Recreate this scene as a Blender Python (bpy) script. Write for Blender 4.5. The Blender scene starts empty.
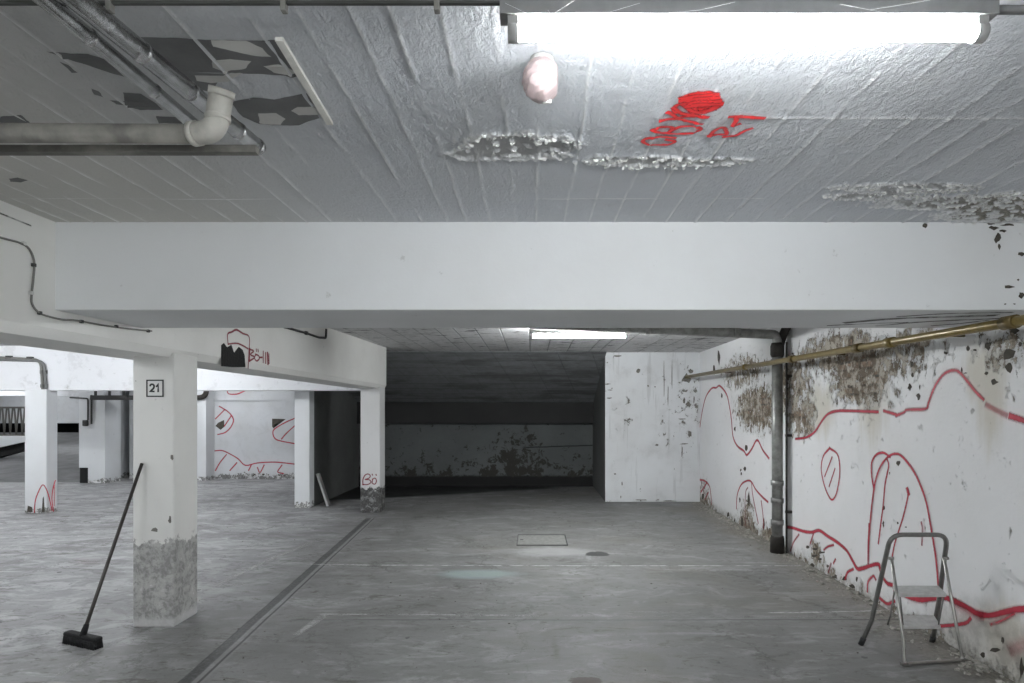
import bpy, bmesh, math, random
from mathutils import Vector, Matrix, noise as mnoise
random.seed(7)
SC = bpy.context.scene
COL = SC.collection
F, CX, CY, H = 620.0, 533.0, 410.0, 1.70      # focal length (px of a 1024 wide frame), vanishing point, eye height

def P(px, py, d):                              # point of the place seen at a pixel, at distance d
    return Vector(((px - CX) * d / F, d, H - (py - CY) * d / F))
def fl(px, py):                                # point on the floor
    return P(px, py, H * F / (py - CY))
CEIL = 2.805
def ce(px, py, z=CEIL):                        # point on the ceiling
    return P(px, py, (z - H) * F / (CY - py))
def wall_x(y): return 2.972 + 0.01 * y
def wr(px, py):                                # point on the right wall
    d = 2.972 / ((px - CX) / F - 0.01)
    return P(px, py, d)
def face_x(y): return -2.807 + (0.0511 * (y - 4.85) if y > 4.85 else 0)
def bf(px, py):                                # point on the long beam's face
    k = (px - CX) / F
    d = -2.807 / k
    if d > 4.85: d = (-2.807 - 0.0511 * 4.85) / (k - 0.0511)
    return P(px, py, d)

# ------------------------------------------------------------------ node helper
class V:
    def __init__(s, nt, sock): s.nt, s.s = nt, sock
    def _m(s, op, *a, clamp=False):
        n = s.nt.nodes.new('ShaderNodeMath'); n.operation = op; n.use_clamp = clamp
        for i, x in enumerate((s,) + a):
            if isinstance(x, V): s.nt.links.new(x.s, n.inputs[i])
            else: n.inputs[i].default_value = x
        return V(s.nt, n.outputs[0])
    def __add__(s, o): return s._m('ADD', o)
    __radd__ = __add__
    def __sub__(s, o): return s._m('SUBTRACT', o)
    def __rsub__(s, o): return (s * -1.0) + o
    def __mul__(s, o): return s._m('MULTIPLY', o)
    __rmul__ = __mul__
    def __truediv__(s, o): return s._m('DIVIDE', o)
    def abs(s): return s._m('ABSOLUTE')
    def sqrt(s): return s._m('SQRT')
    def max(s, o): return s._m('MAXIMUM', o)
    def min(s, o): return s._m('MINIMUM', o)
    def clamp(s): return s._m('ADD', 0.0, clamp=True)
    def step(s, a, b):                        # smoothstep
        n = s.nt.nodes.new('ShaderNodeMapRange'); n.interpolation_type = 'SMOOTHSTEP'
        s.nt.links.new(s.s, n.inputs[0])
        lo, hi, t0, t1 = (a, b, 0.0, 1.0) if a < b else (b, a, 1.0, 0.0)
        n.inputs[1].default_value = lo; n.inputs[2].default_value = hi
        n.inputs[3].default_value = t0; n.inputs[4].default_value = t1
        return V(s.nt, n.outputs[0])

class Mat:
    def __init__(s, name):
        s.m = bpy.data.materials.new(name); s.m.use_nodes = True
        s.nt = s.m.node_tree; s.nt.nodes.clear()
        s.out = s.nt.nodes.new('ShaderNodeOutputMaterial')
        s.b = s.nt.nodes.new('ShaderNodeBsdfPrincipled')
        s.nt.links.new(s.b.outputs[0], s.out.inputs[0])
        s.tc = s.nt.nodes.new('ShaderNodeTexCoord')
        s.co = s.tc.outputs['Object']
    def link(s, a, b): s.nt.links.new(a.s if isinstance(a, V) else a, b)
    def xyz(s):
        n = s.nt.nodes.new('ShaderNodeSeparateXYZ'); s.link(s.co, n.inputs[0])
        return [V(s.nt, o) for o in n.outputs]
    def vec(s, x, y, z):
        n = s.nt.nodes.new('ShaderNodeCombineXYZ')
        for i, q in enumerate((x, y, z)):
            if isinstance(q, V): s.link(q, n.inputs[i])
            else: n.inputs[i].default_value = q
        return n.outputs[0]
    def scaled(s, k, off=(0, 0, 0)):
        n = s.nt.nodes.new('ShaderNodeMapping'); s.link(s.co, n.inputs[0])
        n.inputs['Scale'].default_value = k; n.inputs['Location'].default_value = off
        return n.outputs[0]
    def noise(s, scale, detail=5, rough=0.55, dist=0.0, co=None):
        n = s.nt.nodes.new('ShaderNodeTexNoise')
        s.link(co if co is not None else s.co, n.inputs['Vector'])
        n.inputs['Scale'].default_value = scale; n.inputs['Detail'].default_value = detail
        n.inputs['Roughness'].default_value = rough; n.inputs['Distortion'].default_value = dist
        return V(s.nt, n.outputs[0])
    def voro(s, scale, feature='F1', co=None, dim='3D', rnd=1.0):
        n = s.nt.nodes.new('ShaderNodeTexVoronoi'); n.voronoi_dimensions = dim; n.feature = feature
        if dim == '1D': s.link(co, n.inputs['W'])
        else: s.link(co if co is not None else s.co, n.inputs['Vector'])
        n.inputs['Scale'].default_value = scale; n.inputs['Randomness'].default_value = rnd
        return V(s.nt, n.outputs[0])
    def mix(s, f, a, b):
        n = s.nt.nodes.new('ShaderNodeMix'); n.data_type = 'RGBA'
        if isinstance(f, V): s.link(f, n.inputs[0])
        else: n.inputs[0].default_value = f
        for i, q in ((6, a), (7, b)):
            if isinstance(q, tuple): n.inputs[i].default_value = (*q, 1) if len(q) == 3 else q
            else: s.link(q, n.inputs[i])
        return n.outputs[2]
    def ramp(s, f, a, b): return s.mix(f, a, b)
    def col(s, c):
        if isinstance(c, tuple): s.b.inputs['Base Color'].default_value = (*c, 1)
        else: s.link(c, s.b.inputs['Base Color'])
    def rough(s, r):
        if isinstance(r, V): s.link(r, s.b.inputs['Roughness'])
        else: s.b.inputs['Roughness'].default_value = r
    def metal(s, v): s.b.inputs['Metallic'].default_value = v
    def bump(s, h, dist=0.01, strength=1.0):
        n = s.nt.nodes.new('ShaderNodeBump'); n.inputs['Strength'].default_value = strength
        n.inputs['Distance'].default_value = dist
        s.link(h, n.inputs['Height']); s.link(n.outputs[0], s.b.inputs['Normal'])
    def blob(s, u, v, c, r):                  # 1 at the centre, 0 at the rim, negative outside
        a = (u - c[0]) / r[0]; b = (v - c[1]) / r[1]
        return 1.0 - (a * a + b * b).sqrt()
    def line(s, u, v, p, q):                  # distance to the infinite line pq, signed
        dx, dy = q[0] - p[0], q[1] - p[1]; L = math.hypot(dx, dy)
        return (u - p[0]) * (dy / L) - (v - p[1]) * (dx / L)

# ------------------------------------------------------------------ materials
def g(v, t=(1, 1, 1)): return (v * t[0], v * t[1], v * t[2])

def mat_paint(name, base=0.72, dirt=0.35, bump=0.004, tint=(1, 1, 0.98), low=None, blot=0.0):
    """white distemper on concrete; low=(height, darkness) lets the paint be worn off towards the floor"""
    m = Mat(name); x, y, z = m.xyz()
    n1 = m.noise(1.3, 6, 0.6); n2 = m.noise(9, 8, 0.65); n3 = m.noise(45, 4, 0.6)
    c = m.mix(n1.step(0.35, 0.75) * dirt, g(base, tint), g(base * 0.72, (1, 0.98, 0.93)))
    spots = n2.step(0.66, 0.72) * (0.35 + blot)
    c = m.mix(spots, c, g(base * 0.45, (1, 0.97, 0.92)))
    h = n2 * 0.6 + n3 * 0.25
    if blot:
        c = m.mix(m.noise(4, 8, 0.7, 0.6).step(0.52, 0.62) * blot, c, g(base * 0.5))
    if low:
        hz, lo = low
        sp0 = m.noise(11, 7, .75, .4); edge = z - hz + (m.noise(7, 7, 0.7) - 0.5) * 0.45 + (m.noise(30, 4, .6) - .5) * 0.1
        worn = edge.step(0.02, -0.01)
        sp = m.noise(28, 6, 0.7).step(0.4, 0.62)
        wc = m.mix(sp, g(lo, (1, 0.99, 0.95)), g(lo * 1.55, (1, .99, .96)))
        
        if lo > .2:
            wc = m.mix(sp0.step(.46, .56) * .75, wc, g(.48, (1, .99, .96))); wc = m.mix(sp0.step(.62, .66), wc, g(.62)); wc = m.mix(z.step(.10, .04) * .7, wc, g(.55))
        else: wc = m.mix(sp0.step(.48, .58) * .8, wc, g(lo * 5)); wc = m.mix(m.noise(22, 6, .75).step(.58, .64), wc, g(.012))
        c = m.mix(worn, c, wc)
        h = h + (1.0 - worn) * 0.9 + worn * m.noise(38, 5, 0.7) * 0.9
    m.col(c); m.rough(0.8); m.bump(h, bump)
    return m.m

def mat_plain(name, c, rough=0.6, metal=0.0, nz=0.25, scale=30, bump=0.0):
    m = Mat(name); n = m.noise(scale, 5, 0.6)
    m.col(m.mix(n.step(0.3, 0.75) * nz, c, tuple(q * 0.45 for q in c)))
    m.rough(rough); m.metal(metal)
    if bump: m.bump(n, bump)
    return m.m

def mat_ceiling():
    m = Mat('ceiling_stucco'); x, y, z = m.xyz()
    at = m.nt.nodes.new('ShaderNodeAttribute'); at.attribute_name = 'wear'
    sp = m.nt.nodes.new('ShaderNodeSeparateXYZ'); m.link(at.outputs['Vector'], sp.inputs[0])
    scal, rim, ridge = [V(m.nt, o) for o in sp.outputs]
    far = (x + 1.2).step(0.7, -0.9)
    lump = m.noise(1.0, 7, 0.65, 0.6, m.scaled((38, 24, 20))); fine = m.noise(1.0, 6, 0.7, 0.3, m.scaled((95, 70, 60)))
    tone = m.noise(1.1, 5, 0.6)
    c = m.mix(tone.step(0.3, 0.7) * 0.4, g(0.64, (.955, .985, 1.04)), g(0.50, (.985, 1, 1.01)))
    c = m.mix(far, c, g(0.56, (1, .985, .93)))
    c = m.mix(m.noise(5, 7, .7).step(.55, .7) * .25, c, g(.45))
    c = m.mix(ridge * .85, c, g(0.93))  # ridges tinted lighter: lamplight catching them is put into the colour
    right = m.blob(x, y, (2.85, 3.5), (1.1, .6)).step(0.0, 0.6)
    c = m.mix(scal, c, m.mix(right, g(0.50), m.mix(fine.step(.4, .6), (0.40, 0.38, 0.33), (.2, .185, .16))))
    c = m.mix(rim, c, g(0.9))
    m.col(c); m.rough(0.75)
    k = 1.0 - (y - 2.62).step(-.1, .25) * .55 - far * .3 - (x - .9).step(-.3, .4) * .35 * (y - 2.62).step(.25, -.1)
    m.bump((lump * .8 + fine * .4) * k, 0.030, 1.0)
    return m.m

def mat_ceiling_far():
    m = Mat('ceiling_boarded'); x, y, z = m.xyz()
    ridge = m.voro(3.2, 'DISTANCE_TO_EDGE', x, '1D', 0.9)
    n = m.noise(12, 8, 0.7); n2 = m.noise(3, 6, .7, 0, m.scaled((1, 3, 1)))
    c = m.mix(n.step(.4, .7) * .5, g(.66), g(.36))
    c = m.mix(n2.step(.58, .62), c, g(.07))
    c = m.mix(ridge.step(.03, 0) * .7, c, g(.1))
    m.col(c); m.rough(.8); m.bump(n + ridge.step(.05, 0) * -1.0, .012)
    return m.m

def mat_wall_right():
    m = Mat('wall_right_peeling_paint'); x, y, z = m.xyz()
    def W(px, py): p = wr(px, py); return (p.y, p.z)
    n1 = m.noise(1.1, 6, 0.6); n2 = m.noise(11, 8, 0.7); n3 = m.noise(40, 5, 0.65)
    nx = m.noise(6.5, 9, 0.72, 0.35)
    base = m.mix(n1.step(0.3, 0.75) * 0.4, g(0.84, (1, 1, 1.01)), g(0.70, (1, .995, .97)))
    # damp ochre runs
    och = None
    for (px, py, ry, rz) in ((872, 400, .35, .55), (985, 372, .28, .3), (820, 410, .5, .4), (1010, 640, .35, .35), (990, 400, .2, .5)):
        q = m.blob(y, z, W(px, py), (ry, rz)); och = q if och is None else och.max(q)
    och = (och + (m.noise(1, 4, .6, 0, m.scaled((3, 9, 1.2))) - .5) * .9).step(0.05, 0.75)
    c = m.mix(och * 0.55, base, (0.50, 0.45, 0.33))
    # regions where the paint has come off, down to brown render and brick
    reg = None
    for (px, py, ry, rz, k) in ((860, 372, .85, .42, 1.0), (835, 352, 1.1, .28, .9), (800, 415, .48, .36, .95), (757, 408, 1.2, .42, 1.0),
                                (742, 372, 1.3, .35, .75), (790, 385, .8, .5, .8), (748, 520, .45, .42, .75), (700, 490, .9, .4, .55),
                                (817, 552, .22, .14, .8), (905, 352, .6, .3, .7), (770, 540, .4, .3, .6), (1005, 345, .35, .2, .6)):
        q = m.blob(y, z, W(px, py), (ry, rz)).step(-0.25, 0.7) * k
        reg = q if reg is None else reg.max(q)
    foot = (z + (n1 - .5) * .3).step(0.22, 0.0)
    nz2 = m.noise(16, 7, .7, .2, m.scaled((1, 1, .75)))
    drv = nx * .48 + nz2 * .52 + reg * 0.212 + foot * 0.10
    bare = drv.step(0.625, 0.645)
    edge = (drv - 0.61).abs().step(0.03, 0.0)
    deep = (drv + (m.noise(5, 5) - .5) * .25).step(0.725, 0.80)
    # brick courses
    bt = m.nt.nodes.new('ShaderNodeTexBrick'); m.link(m.vec(y, z, 0.0), bt.inputs['Vector'])
    bt.inputs['Scale'].default_value = 1.0; bt.inputs['Brick Width'].default_value = 0.25; bt.inputs['Row Height'].default_value = 0.077
    bt.inputs['Mortar Size'].default_value = 0.012
    bt.inputs['Color1'].default_value = (.30, .19, .13, 1); bt.inputs['Color2'].default_value = (.19, .135, .095, 1); bt.inputs['Mortar'].default_value = (.09, .08, .07, 1)
    render_c = m.mix(m.noise(9, 8, .75).step(.44, .56), (0.44, 0.40, 0.34), (0.13, 0.10, 0.07))
    c2 = m.mix(deep, render_c, bt.outputs[0])
    c = m.mix(edge * 0.35, c, g(.82))
    c = m.mix(bare, c, c2)
    # scuffs, small dark chips
    chips = m.noise(17, 5, .6).step(.715, .73)
    c = m.mix(chips * (0.25 + reg * .6), c, g(.09, (1, .95, .85)))
    gr = (m.blob(y, z, W(1000, 655), (1.3, .42)) + (n1 - .5) * .8 + (n2 - .5) * .5).step(.1, .8)
    c = m.mix(gr * .6, c, m.mix(n2.step(.4, .6), (.50, .48, .43), (.30, .28, .24)))
    dust = z.step(.16, 0.0) * n2.step(.3, .7)
    c = m.mix(dust * .8, c, (.22, .2, .165))
    m.col(c); m.rough(.82)
    m.bump(n2 * .25 + n3 * .12 + (1 - bare) * 1.0 + edge * .35 - deep * .5 + V(m.nt, bt.outputs[1]) * deep * -.7, .009)
    return m.m

def mat_pier():
    m = Mat('pier_peeling_paint'); x, y, z = m.xyz()
    n1 = m.noise(1.5, 6, .6); n2 = m.noise(7, 9, .72, .3); run = m.noise(1, 5, .6, 0, m.scaled((9, 9, .7)))
    c = m.mix(n1.step(.3, .7) * .4, g(.70, (.98, 1, 1.02)), g(.52))
    c = m.mix(run.step(.56, .66) * .35, c, g(.36)); c = m.mix(m.noise(3, 8, .7).step(.5, .7) * .3, c, g(.42))
    rg = m.blob(x, z, (2.95, 1.95), (.75, .9)).step(-.2, .8) + (z).step(.15, 0) * .5
    bare = (n2 + rg * .10 + (n1 - .5) * .3).step(.655, .67)
    c = m.mix(bare, c, (.17, .16, .14))
    m.col(c); m.rough(.85); m.bump(n2 * .4 + (1 - bare) * .8, .008)
    return m.m

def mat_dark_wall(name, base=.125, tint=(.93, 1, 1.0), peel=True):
    """dark grey concrete of the bay under the ramp, patchy by noise"""
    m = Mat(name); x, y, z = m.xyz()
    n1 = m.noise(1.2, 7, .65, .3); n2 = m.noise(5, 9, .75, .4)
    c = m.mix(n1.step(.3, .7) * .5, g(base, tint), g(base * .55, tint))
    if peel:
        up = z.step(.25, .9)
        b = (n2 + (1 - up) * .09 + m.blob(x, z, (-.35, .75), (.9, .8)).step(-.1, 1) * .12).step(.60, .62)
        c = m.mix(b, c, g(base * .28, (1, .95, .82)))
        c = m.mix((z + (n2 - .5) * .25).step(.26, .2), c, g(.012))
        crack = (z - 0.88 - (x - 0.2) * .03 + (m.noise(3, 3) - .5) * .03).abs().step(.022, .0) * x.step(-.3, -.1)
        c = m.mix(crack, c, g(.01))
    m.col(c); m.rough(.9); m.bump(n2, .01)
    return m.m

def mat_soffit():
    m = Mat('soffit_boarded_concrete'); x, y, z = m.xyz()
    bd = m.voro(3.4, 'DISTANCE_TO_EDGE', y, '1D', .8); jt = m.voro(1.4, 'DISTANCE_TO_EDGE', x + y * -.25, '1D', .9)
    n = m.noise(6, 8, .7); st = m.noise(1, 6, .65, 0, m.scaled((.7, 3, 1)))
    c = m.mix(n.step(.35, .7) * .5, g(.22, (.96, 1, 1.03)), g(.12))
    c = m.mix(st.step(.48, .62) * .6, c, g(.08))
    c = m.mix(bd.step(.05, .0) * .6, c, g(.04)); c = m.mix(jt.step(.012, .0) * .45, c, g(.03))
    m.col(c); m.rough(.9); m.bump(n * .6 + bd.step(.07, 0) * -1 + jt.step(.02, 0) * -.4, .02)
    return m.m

def mat_floor():
    m = Mat('worn_concrete_floor'); x, y, z = m.xyz()
    big = m.noise(.45, 6, .6, .5); mid = m.noise(1.7, 8, .68, .6); fine = m.noise(38, 6, .7)
    streak = m.noise(1, 6, .65, .8, m.scaled((.55, 2.6, 1)))
    c = m.mix(big.step(.32, .68), g(.145, (1, .995, .975)), g(.215, (1, 1, .99)))
    c = m.mix(streak.step(.5, .68) * .5, c, g(.17, (1, .98, .94)))
    c = m.mix(streak.step(.44, .30) * .35, c, g(.50, (1, 1, 1)))
    c = m.mix(mid.step(.58, .70) * .45, c, g(.13, (1, .97, .92)))
    c = m.mix(fine.step(.45, .75) * .30, c, g(.15))
    q1 = m.noise(3.1, 9, .72, .9, m.scaled((.7, 1.3, 1), (5, 2, 0)))
    c = m.mix(q1.step(.50, .64) * .55, c, g(.155, (1, .985, .95)))
    c = m.mix(q1.step(.47, .36) * .35, c, g(.36))
    q2 = m.noise(7, 8, .7, .4, m.scaled((.6, 1.6, 1), (9, 4, 0)))
    c = m.mix(q2.step(.56, .66) * .5, c, g(.12, (1, .98, .95)))
    left = x.step(-2.2, -3.6)
    c = m.mix(left * .45, c, g(.40, (1, 1, 1.01)))  # lighter left of the columns: the hall's stronger lighting put into the colour
    c = m.mix(left * q1.step(.54, .40) * .45, c, g(.55, (1, 1, 1.02)))
    q3 = m.noise(1.1, 9, .74, 1.2, m.scaled((.6, 1.2, 1), (2, 9, 0)))
    c = m.mix(q3.step(.52, .60) * .5, c, g(.125, (1, .98, .95)))
    c = m.mix(q3.step(.44, .34) * .4, c, g(.44))
    msk = m.noise(.9, 4, .6, .5, m.scaled((1, 1, 1), (6, 1, 0))).step(.36, .56)
    sc1 = m.noise(6, 9, .78, 1.6, m.scaled((.55, 1.3, 1), (1, 8, 0)))
    c = m.mix(sc1.step(.555, .605) * msk * .8, c, (.085, .078, .066))
    sc2 = m.noise(15, 8, .75, .8, m.scaled((.6, 1.2, 1), (4, 3, 0)))
    c = m.mix(sc2.step(.57, .64) * .6, c, g(.10, (1, .97, .92)))
    ck = m.voro(.55, 'DISTANCE_TO_EDGE', m.vec(x + (m.noise(2.2, 7, .7) - .5) * 1.1, y + (m.noise(2.0, 7, .7, 0, m.scaled((1, 1, 1), (7, 7, 0))) - .5) * 1.1, 0.0))
    c = m.mix(ck.step(.012, .002) * msk * .5, c, g(.06, (1, .95, .88)))
    c = m.mix(m.noise(.7, 5, .6, .4, m.scaled((1, 1, 1), (3, 5, 0))).step(.5, .7) * .35 * x.step(-2, -.5), c, (.17, .155, .125))
    # speckle of grit and oil
    c = m.mix(m.noise(9, 4, .5).step(.70, .73) * .75, c, g(.055))
    spots = m.noise(2.6, 6, .62, .8, m.scaled((.8, 1.6, 1), (3, 7, 0))).step(.66, .70)
    c = m.mix(spots * .6, c, g(.09, (1, .96, .9)))
    # dust and dirt gathered at the right wall
    dirt = (x + (mid - .5) * .6).step(2.45, 3.1)
    c = m.mix(dirt * .7, c, m.mix(fine.step(.4, .6), (.27, .25, .21), (.14, .125, .10)))
    # tar filled joint running towards the far pillar, with a saw cut beside it
    p, q = fl(184, 683), fl(370, 517)
    dj = m.line(x, y, (p.x, p.y), (q.x, q.y)) + (mid - .5) * .02
    jend = (y - 9.75).step(.08, -.08)
    c = m.mix((dj - .075).abs().step(.05, .03) * .18 * jend, c, g(.32))
    c = m.mix(dj.abs().step(.048, .036) * jend * .93, c, m.mix(fine.step(.4, .7), g(.045), g(.11)))
    c = m.mix((dj - .085).abs().step(.014, .005) * jend * .9, c, g(.03))
    # joint across
    cj = (y - 5.02 + (mid - .5) * .03).abs().step(.018, .004) * (x + 2.0).step(0, .1)
    c = m.mix(cj * .75, c, g(.08))
    f = fl(478, 574)
    blue = (m.blob(x, y, (f.x, f.y), (.62, .26)) + (mid - .5) * .9).step(.12, .6) * .55
    c = m.mix(blue, c, (.34, .43, .43))
    f = fl(560, 552); c = m.mix((m.blob(x, y, (f.x, f.y), (.9, .45)) + (mid - .5) * 1.1).step(.2, .7) * .4, c, g(.52))
    # isolated stains (own outlines)
    for (px, py, rx, ry, k, colr) in ((597, 554, .17, .14, .95, g(.022)), (585, 682, .11, .09, .85, (.055, .035, .025)),
                                      (556, 650, .05, .33, .6, (.06, .05, .035)), (575, 600, .2, .5, .45, g(.09)), (650, 655, .3, .16, .35, (.10, .09, .06)),
                                      (690, 575, .5, .25, .45, g(.10)), (250, 560, .6, .25, .3, g(.12)), (235, 520, .6, .6, .35, g(.13))):
        f = fl(px, py)
        b = (m.blob(x, y, (f.x, f.y), (rx, ry)) + (m.noise(7, 7, .72, .5) - .5) * (1.2 if k > .7 else 2.4)).step(.05, .22 if k > .7 else 1.0) * k
        c = m.mix(b, c, colr)
    # black band along the back wall of the dark bay
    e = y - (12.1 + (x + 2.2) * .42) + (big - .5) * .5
    black_band = e.step(.0, .35) * (x - .4).step(.5, -.3) * (x + 3.9).step(0, .02)
    c = m.mix(black_band * .97, c, g(.008))
    m.col(c)
    m.rough(.62 + (mid - .5) * .5 - spots * .15)
    m.bump(fine * .35 + mid * .5 - cj * .6 - dj.abs().step(.05, .03) * jend * .5, .006)
    return m.m

def mat_spray(name, c, cut=.1, wear=0.0):
    """spray paint: opaque middle, thinning towards the stroke's edges"""
    m = Mat(name); m.col(m.mix(m.noise(14, 4).step(.3, .7) * .5, c, tuple(min(1, q * 1.5 + .02) for q in c))); m.rough(.6)
    uv = m.nt.nodes.new('ShaderNodeSeparateXYZ'); m.link(m.tc.outputs['UV'], uv.inputs[0])
    u = V(m.nt, uv.outputs[0]); k = V(m.nt, uv.outputs[1])
    a = (1.0 - (u * 2.0 - 1.0).abs()) + (m.noise(60, 4, .7) - .5) * .5
    a = a.step(cut, cut + .75) * k
    if wear: a = a * (m.noise(5, 8, .75).step(.40, .56) * wear + (1 - wear))
    t = m.nt.nodes.new('ShaderNodeBsdfTransparent'); mx = m.nt.nodes.new('ShaderNodeMixShader')
    m.link(a, mx.inputs[0]); m.link(t.outputs[0], mx.inputs[1]); m.link(m.b.outputs[0], mx.inputs[2]); m.link(mx.outputs[0], m.out.inputs[0])
    return m.m

def mat_emit(name, c, s):
    m = Mat(name); e = m.nt.nodes.new('ShaderNodeEmission')
    e.inputs[0].default_value = (*c, 1); e.inputs[1].default_value = s
    m.link(e.outputs[0], m.out.inputs[0]); return m.m

L1, LR, L2, LH = 70.0, 100.0, 300.0, 134.0
M = dict(
    floor=mat_floor(), ceil=mat_ceiling(), ceil2=mat_ceiling_far(), wright=mat_wall_right(), pier=mat_pier(),
    beam=mat_paint('beam_white_paint', .79, .18, .002, (.985, 1, 1.01)),
    lbeam=mat_paint('long_beam_paint', .80, .3, .003, (1, .995, .96)),
    col=mat_paint('column_paint', .76, .3, .004, (1, .995, .96), (0.66, .25)),
    colw=mat_paint('far_column_paint', .75, .25, .004, (.98, 1, 1.02), (0.06, .2)),
    colb=mat_paint('bare_foot_column_paint', .70, .25, .005, (1, 1, 1), (0.40, .06)),
    hallbeam=mat_paint('hall_beam_paint', .76, .2, .003, (.98, .99, 1.02), None, .25),
    hall=mat_paint('hall_wall_paint', .62, .4, .006, (.97, .99, 1.02), (0.10, .14), .12),
    dark=mat_dark_wall('dark_bay_concrete'), dark2=mat_dark_wall('dark_bay_side', .13, (1, 1.03, 1), False), soffit=mat_soffit(),
    red=mat_spray('red_spray', (.42, .02, .045)), redc=mat_spray('bright_red_spray', (.62, .018, .02), .0),
    redd=mat_spray('dark_red_spray', (.22, .006, .02)), soot=mat_spray('soot', (.07, .068, .06), -.1, .6), line=mat_spray('worn_road_paint', (.46, .46, .45), -.1, .6),
    chip=mat_plain('exposed_render', (.085, .075, .06), .9, 0, .8, 25, .01),
    scuff=mat_plain('grey_scuff', (.20, .19, .17), .9, 0, .8, 25, .01),
    black=mat_plain('black_hole', (.012, .012, .012), .9, 0, .5, 40, .01),
    oldpaint=mat_plain('old_ceiling_paint', (.52, .515, .49), .8, 0, .25, 8),
    peeled=mat_plain('peeled_ceiling_board', (.15, .15, .15), .8, 0, .45, 10, .004),
    flake=mat_plain('paint_flake', (.72, .72, .70), .7, 0, .4),
    silver=mat_plain('aluminium_lagging', (.72, .72, .72), .22, .95, .8, 12, .010),
    oldpipe=mat_plain('dirty_lagging', (.25, .24, .215), .7, 0, 1.4, 6, .006),
    pvc=mat_plain('grey_white_pvc', (.50, .485, .44), .5, 0, .9, 9, .004),
    brass=mat_plain('ochre_gas_pipe', (.25, .185, .06), .36, .2, .7, 14),
    brassdark=mat_plain('ochre_pipe_fitting', (.16, .115, .04), .5, .2, .5, 14),
    iron=mat_plain('grey_drain_pipe', (.36, .36, .345), .35, .3, .9, 9, .004),
    rust=mat_plain('rusty_black_iron', (.035, .03, .026), .7, .1, .6, 20, .004),
    cable=mat_plain('grey_cable', (.20, .195, .18), .6), cablek=mat_plain('dark_cable', (.05, .05, .048), .6),
    lampbody=mat_plain('lamp_batten_grey', (.17, .17, .168), .5, 0, .3, 20),
    holder=mat_plain('lamp_holder_grey', (.30, .30, .29), .45),
    tube1=mat_emit('tube_light_front', (.95, .985, 1), L1), tube2=mat_emit('tube_light_back', (.95, .985, 1), L2),
    tubeh=mat_emit('tube_light_hall', (.93, .965, 1), LH), tubefill=mat_emit('fill_tube_light_rear', (.95, .985, 1), LR),
    alu=mat_plain('ladder_steel', (.42, .41, .39), .38, .85, .4, 25), alud=mat_plain('ladder_dark_steel', (.25, .245, .235), .42, .8, .4, 25),
    tread=mat_plain('ladder_tread', (.55, .55, .54), .5, .2, .4, 25), rubber=mat_plain('black_rubber', (.02, .02, .02), .7),
    broom=mat_plain('broom_handle_wood', (.045, .038, .034), .5, 0, .5, 40), bristle=mat_plain('black_bristle', (.008, .008, .009), .8, 0, .5, 80, .01),
    plank=mat_plain('pale_plank', (.55, .55, .54), .7), pink=mat_plain('pinkish_plastic_bag', (.27, .215, .215), .35, 0, .12, 14, .004),
    sign=mat_plain('sign_white', (.72, .72, .70), .5, 0, .05), signk=mat_plain('sign_black', (.015, .015, .015), .5, 0, .1),
    iron2=mat_plain('cover_iron', (.30, .30, .285), .6, .3, .6, 20, .004), steeld=mat_plain('cover_rim', (.03, .03, .03), .7),
    rubble=mat_plain('plaster_crumbs', (.40, .385, .35), .9, 0, .8, 30), web=mat_plain('cobweb_grey', (.7, .7, .7), .8),
    ramp=mat_plain('ramp_concrete', (.22, .22, .225), .8, 0, .6, 3, .01), batten=mat_plain('white_lath', (.72, .71, .66), .6),
)

# ------------------------------------------------------------------ mesh helpers
def link(name, bm, mat, parent=None, smooth=False, label=None):
    me = bpy.data.meshes.new(name)
    bmesh.ops.recalc_face_normals(bm, faces=bm.faces[:])
    bm.to_mesh(me); bm.free()
    for k in (mat if isinstance(mat, (list, tuple)) else [mat]): me.materials.append(k)
    if smooth:
        for p in me.polygons: p.use_smooth = True
    o = bpy.data.objects.new(name, me); COL.objects.link(o)
    if parent:
        o.parent = parent
        o.matrix_parent_inverse = Matrix.Translation(parent.location).inverted()
    if label: o['label'] = label
    return o
def tag(o, label, cat, group=None, kind=None):
    o['label'] = label; o['category'] = cat
    if group: o['group'] = group
    if kind: o['kind'] = kind
    return o
def thing(name, loc, label, cat, group=None):
    o = bpy.data.objects.new(name, None); o.location = loc; o.empty_display_size = .1; COL.objects.link(o)
    return tag(o, label, cat, group)
def struct(o, label=None, cat=None):
    o['kind'] = 'structure'
    if label: o['label'] = label
    if cat: o['category'] = cat
    return o
def hexa(bm, c, mi=0):                         # 8 corners: 4 below, 4 above, same order
    v = [bm.verts.new(p) for p in c]
    for f in ((3, 2, 1, 0), (4, 5, 6, 7), (0, 1, 5, 4), (1, 2, 6, 5), (2, 3, 7, 6), (3, 0, 4, 7)):
        bm.faces.new([v[i] for i in f]).material_index = mi
def box(bm, a, b, mi=0):
    (x0, y0, z0), (x1, y1, z1) = a, b
    hexa(bm, [(x0, y0, z0), (x1, y0, z0), (x1, y1, z0), (x0, y1, z0), (x0, y0, z1), (x1, y0, z1), (x1, y1, z1), (x0, y1, z1)], mi)
def bevel(bm, w=.01, s=2):
    bmesh.ops.bevel(bm, geom=bm.edges[:], offset=w, segments=s, profile=.5, affect='EDGES', clamp_overlap=True)
def B(a, b, bev=0, mi=0):
    bm = bmesh.new(); box(bm, a, b, mi)
    if bev: bevel(bm, bev)
    return bm
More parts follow.
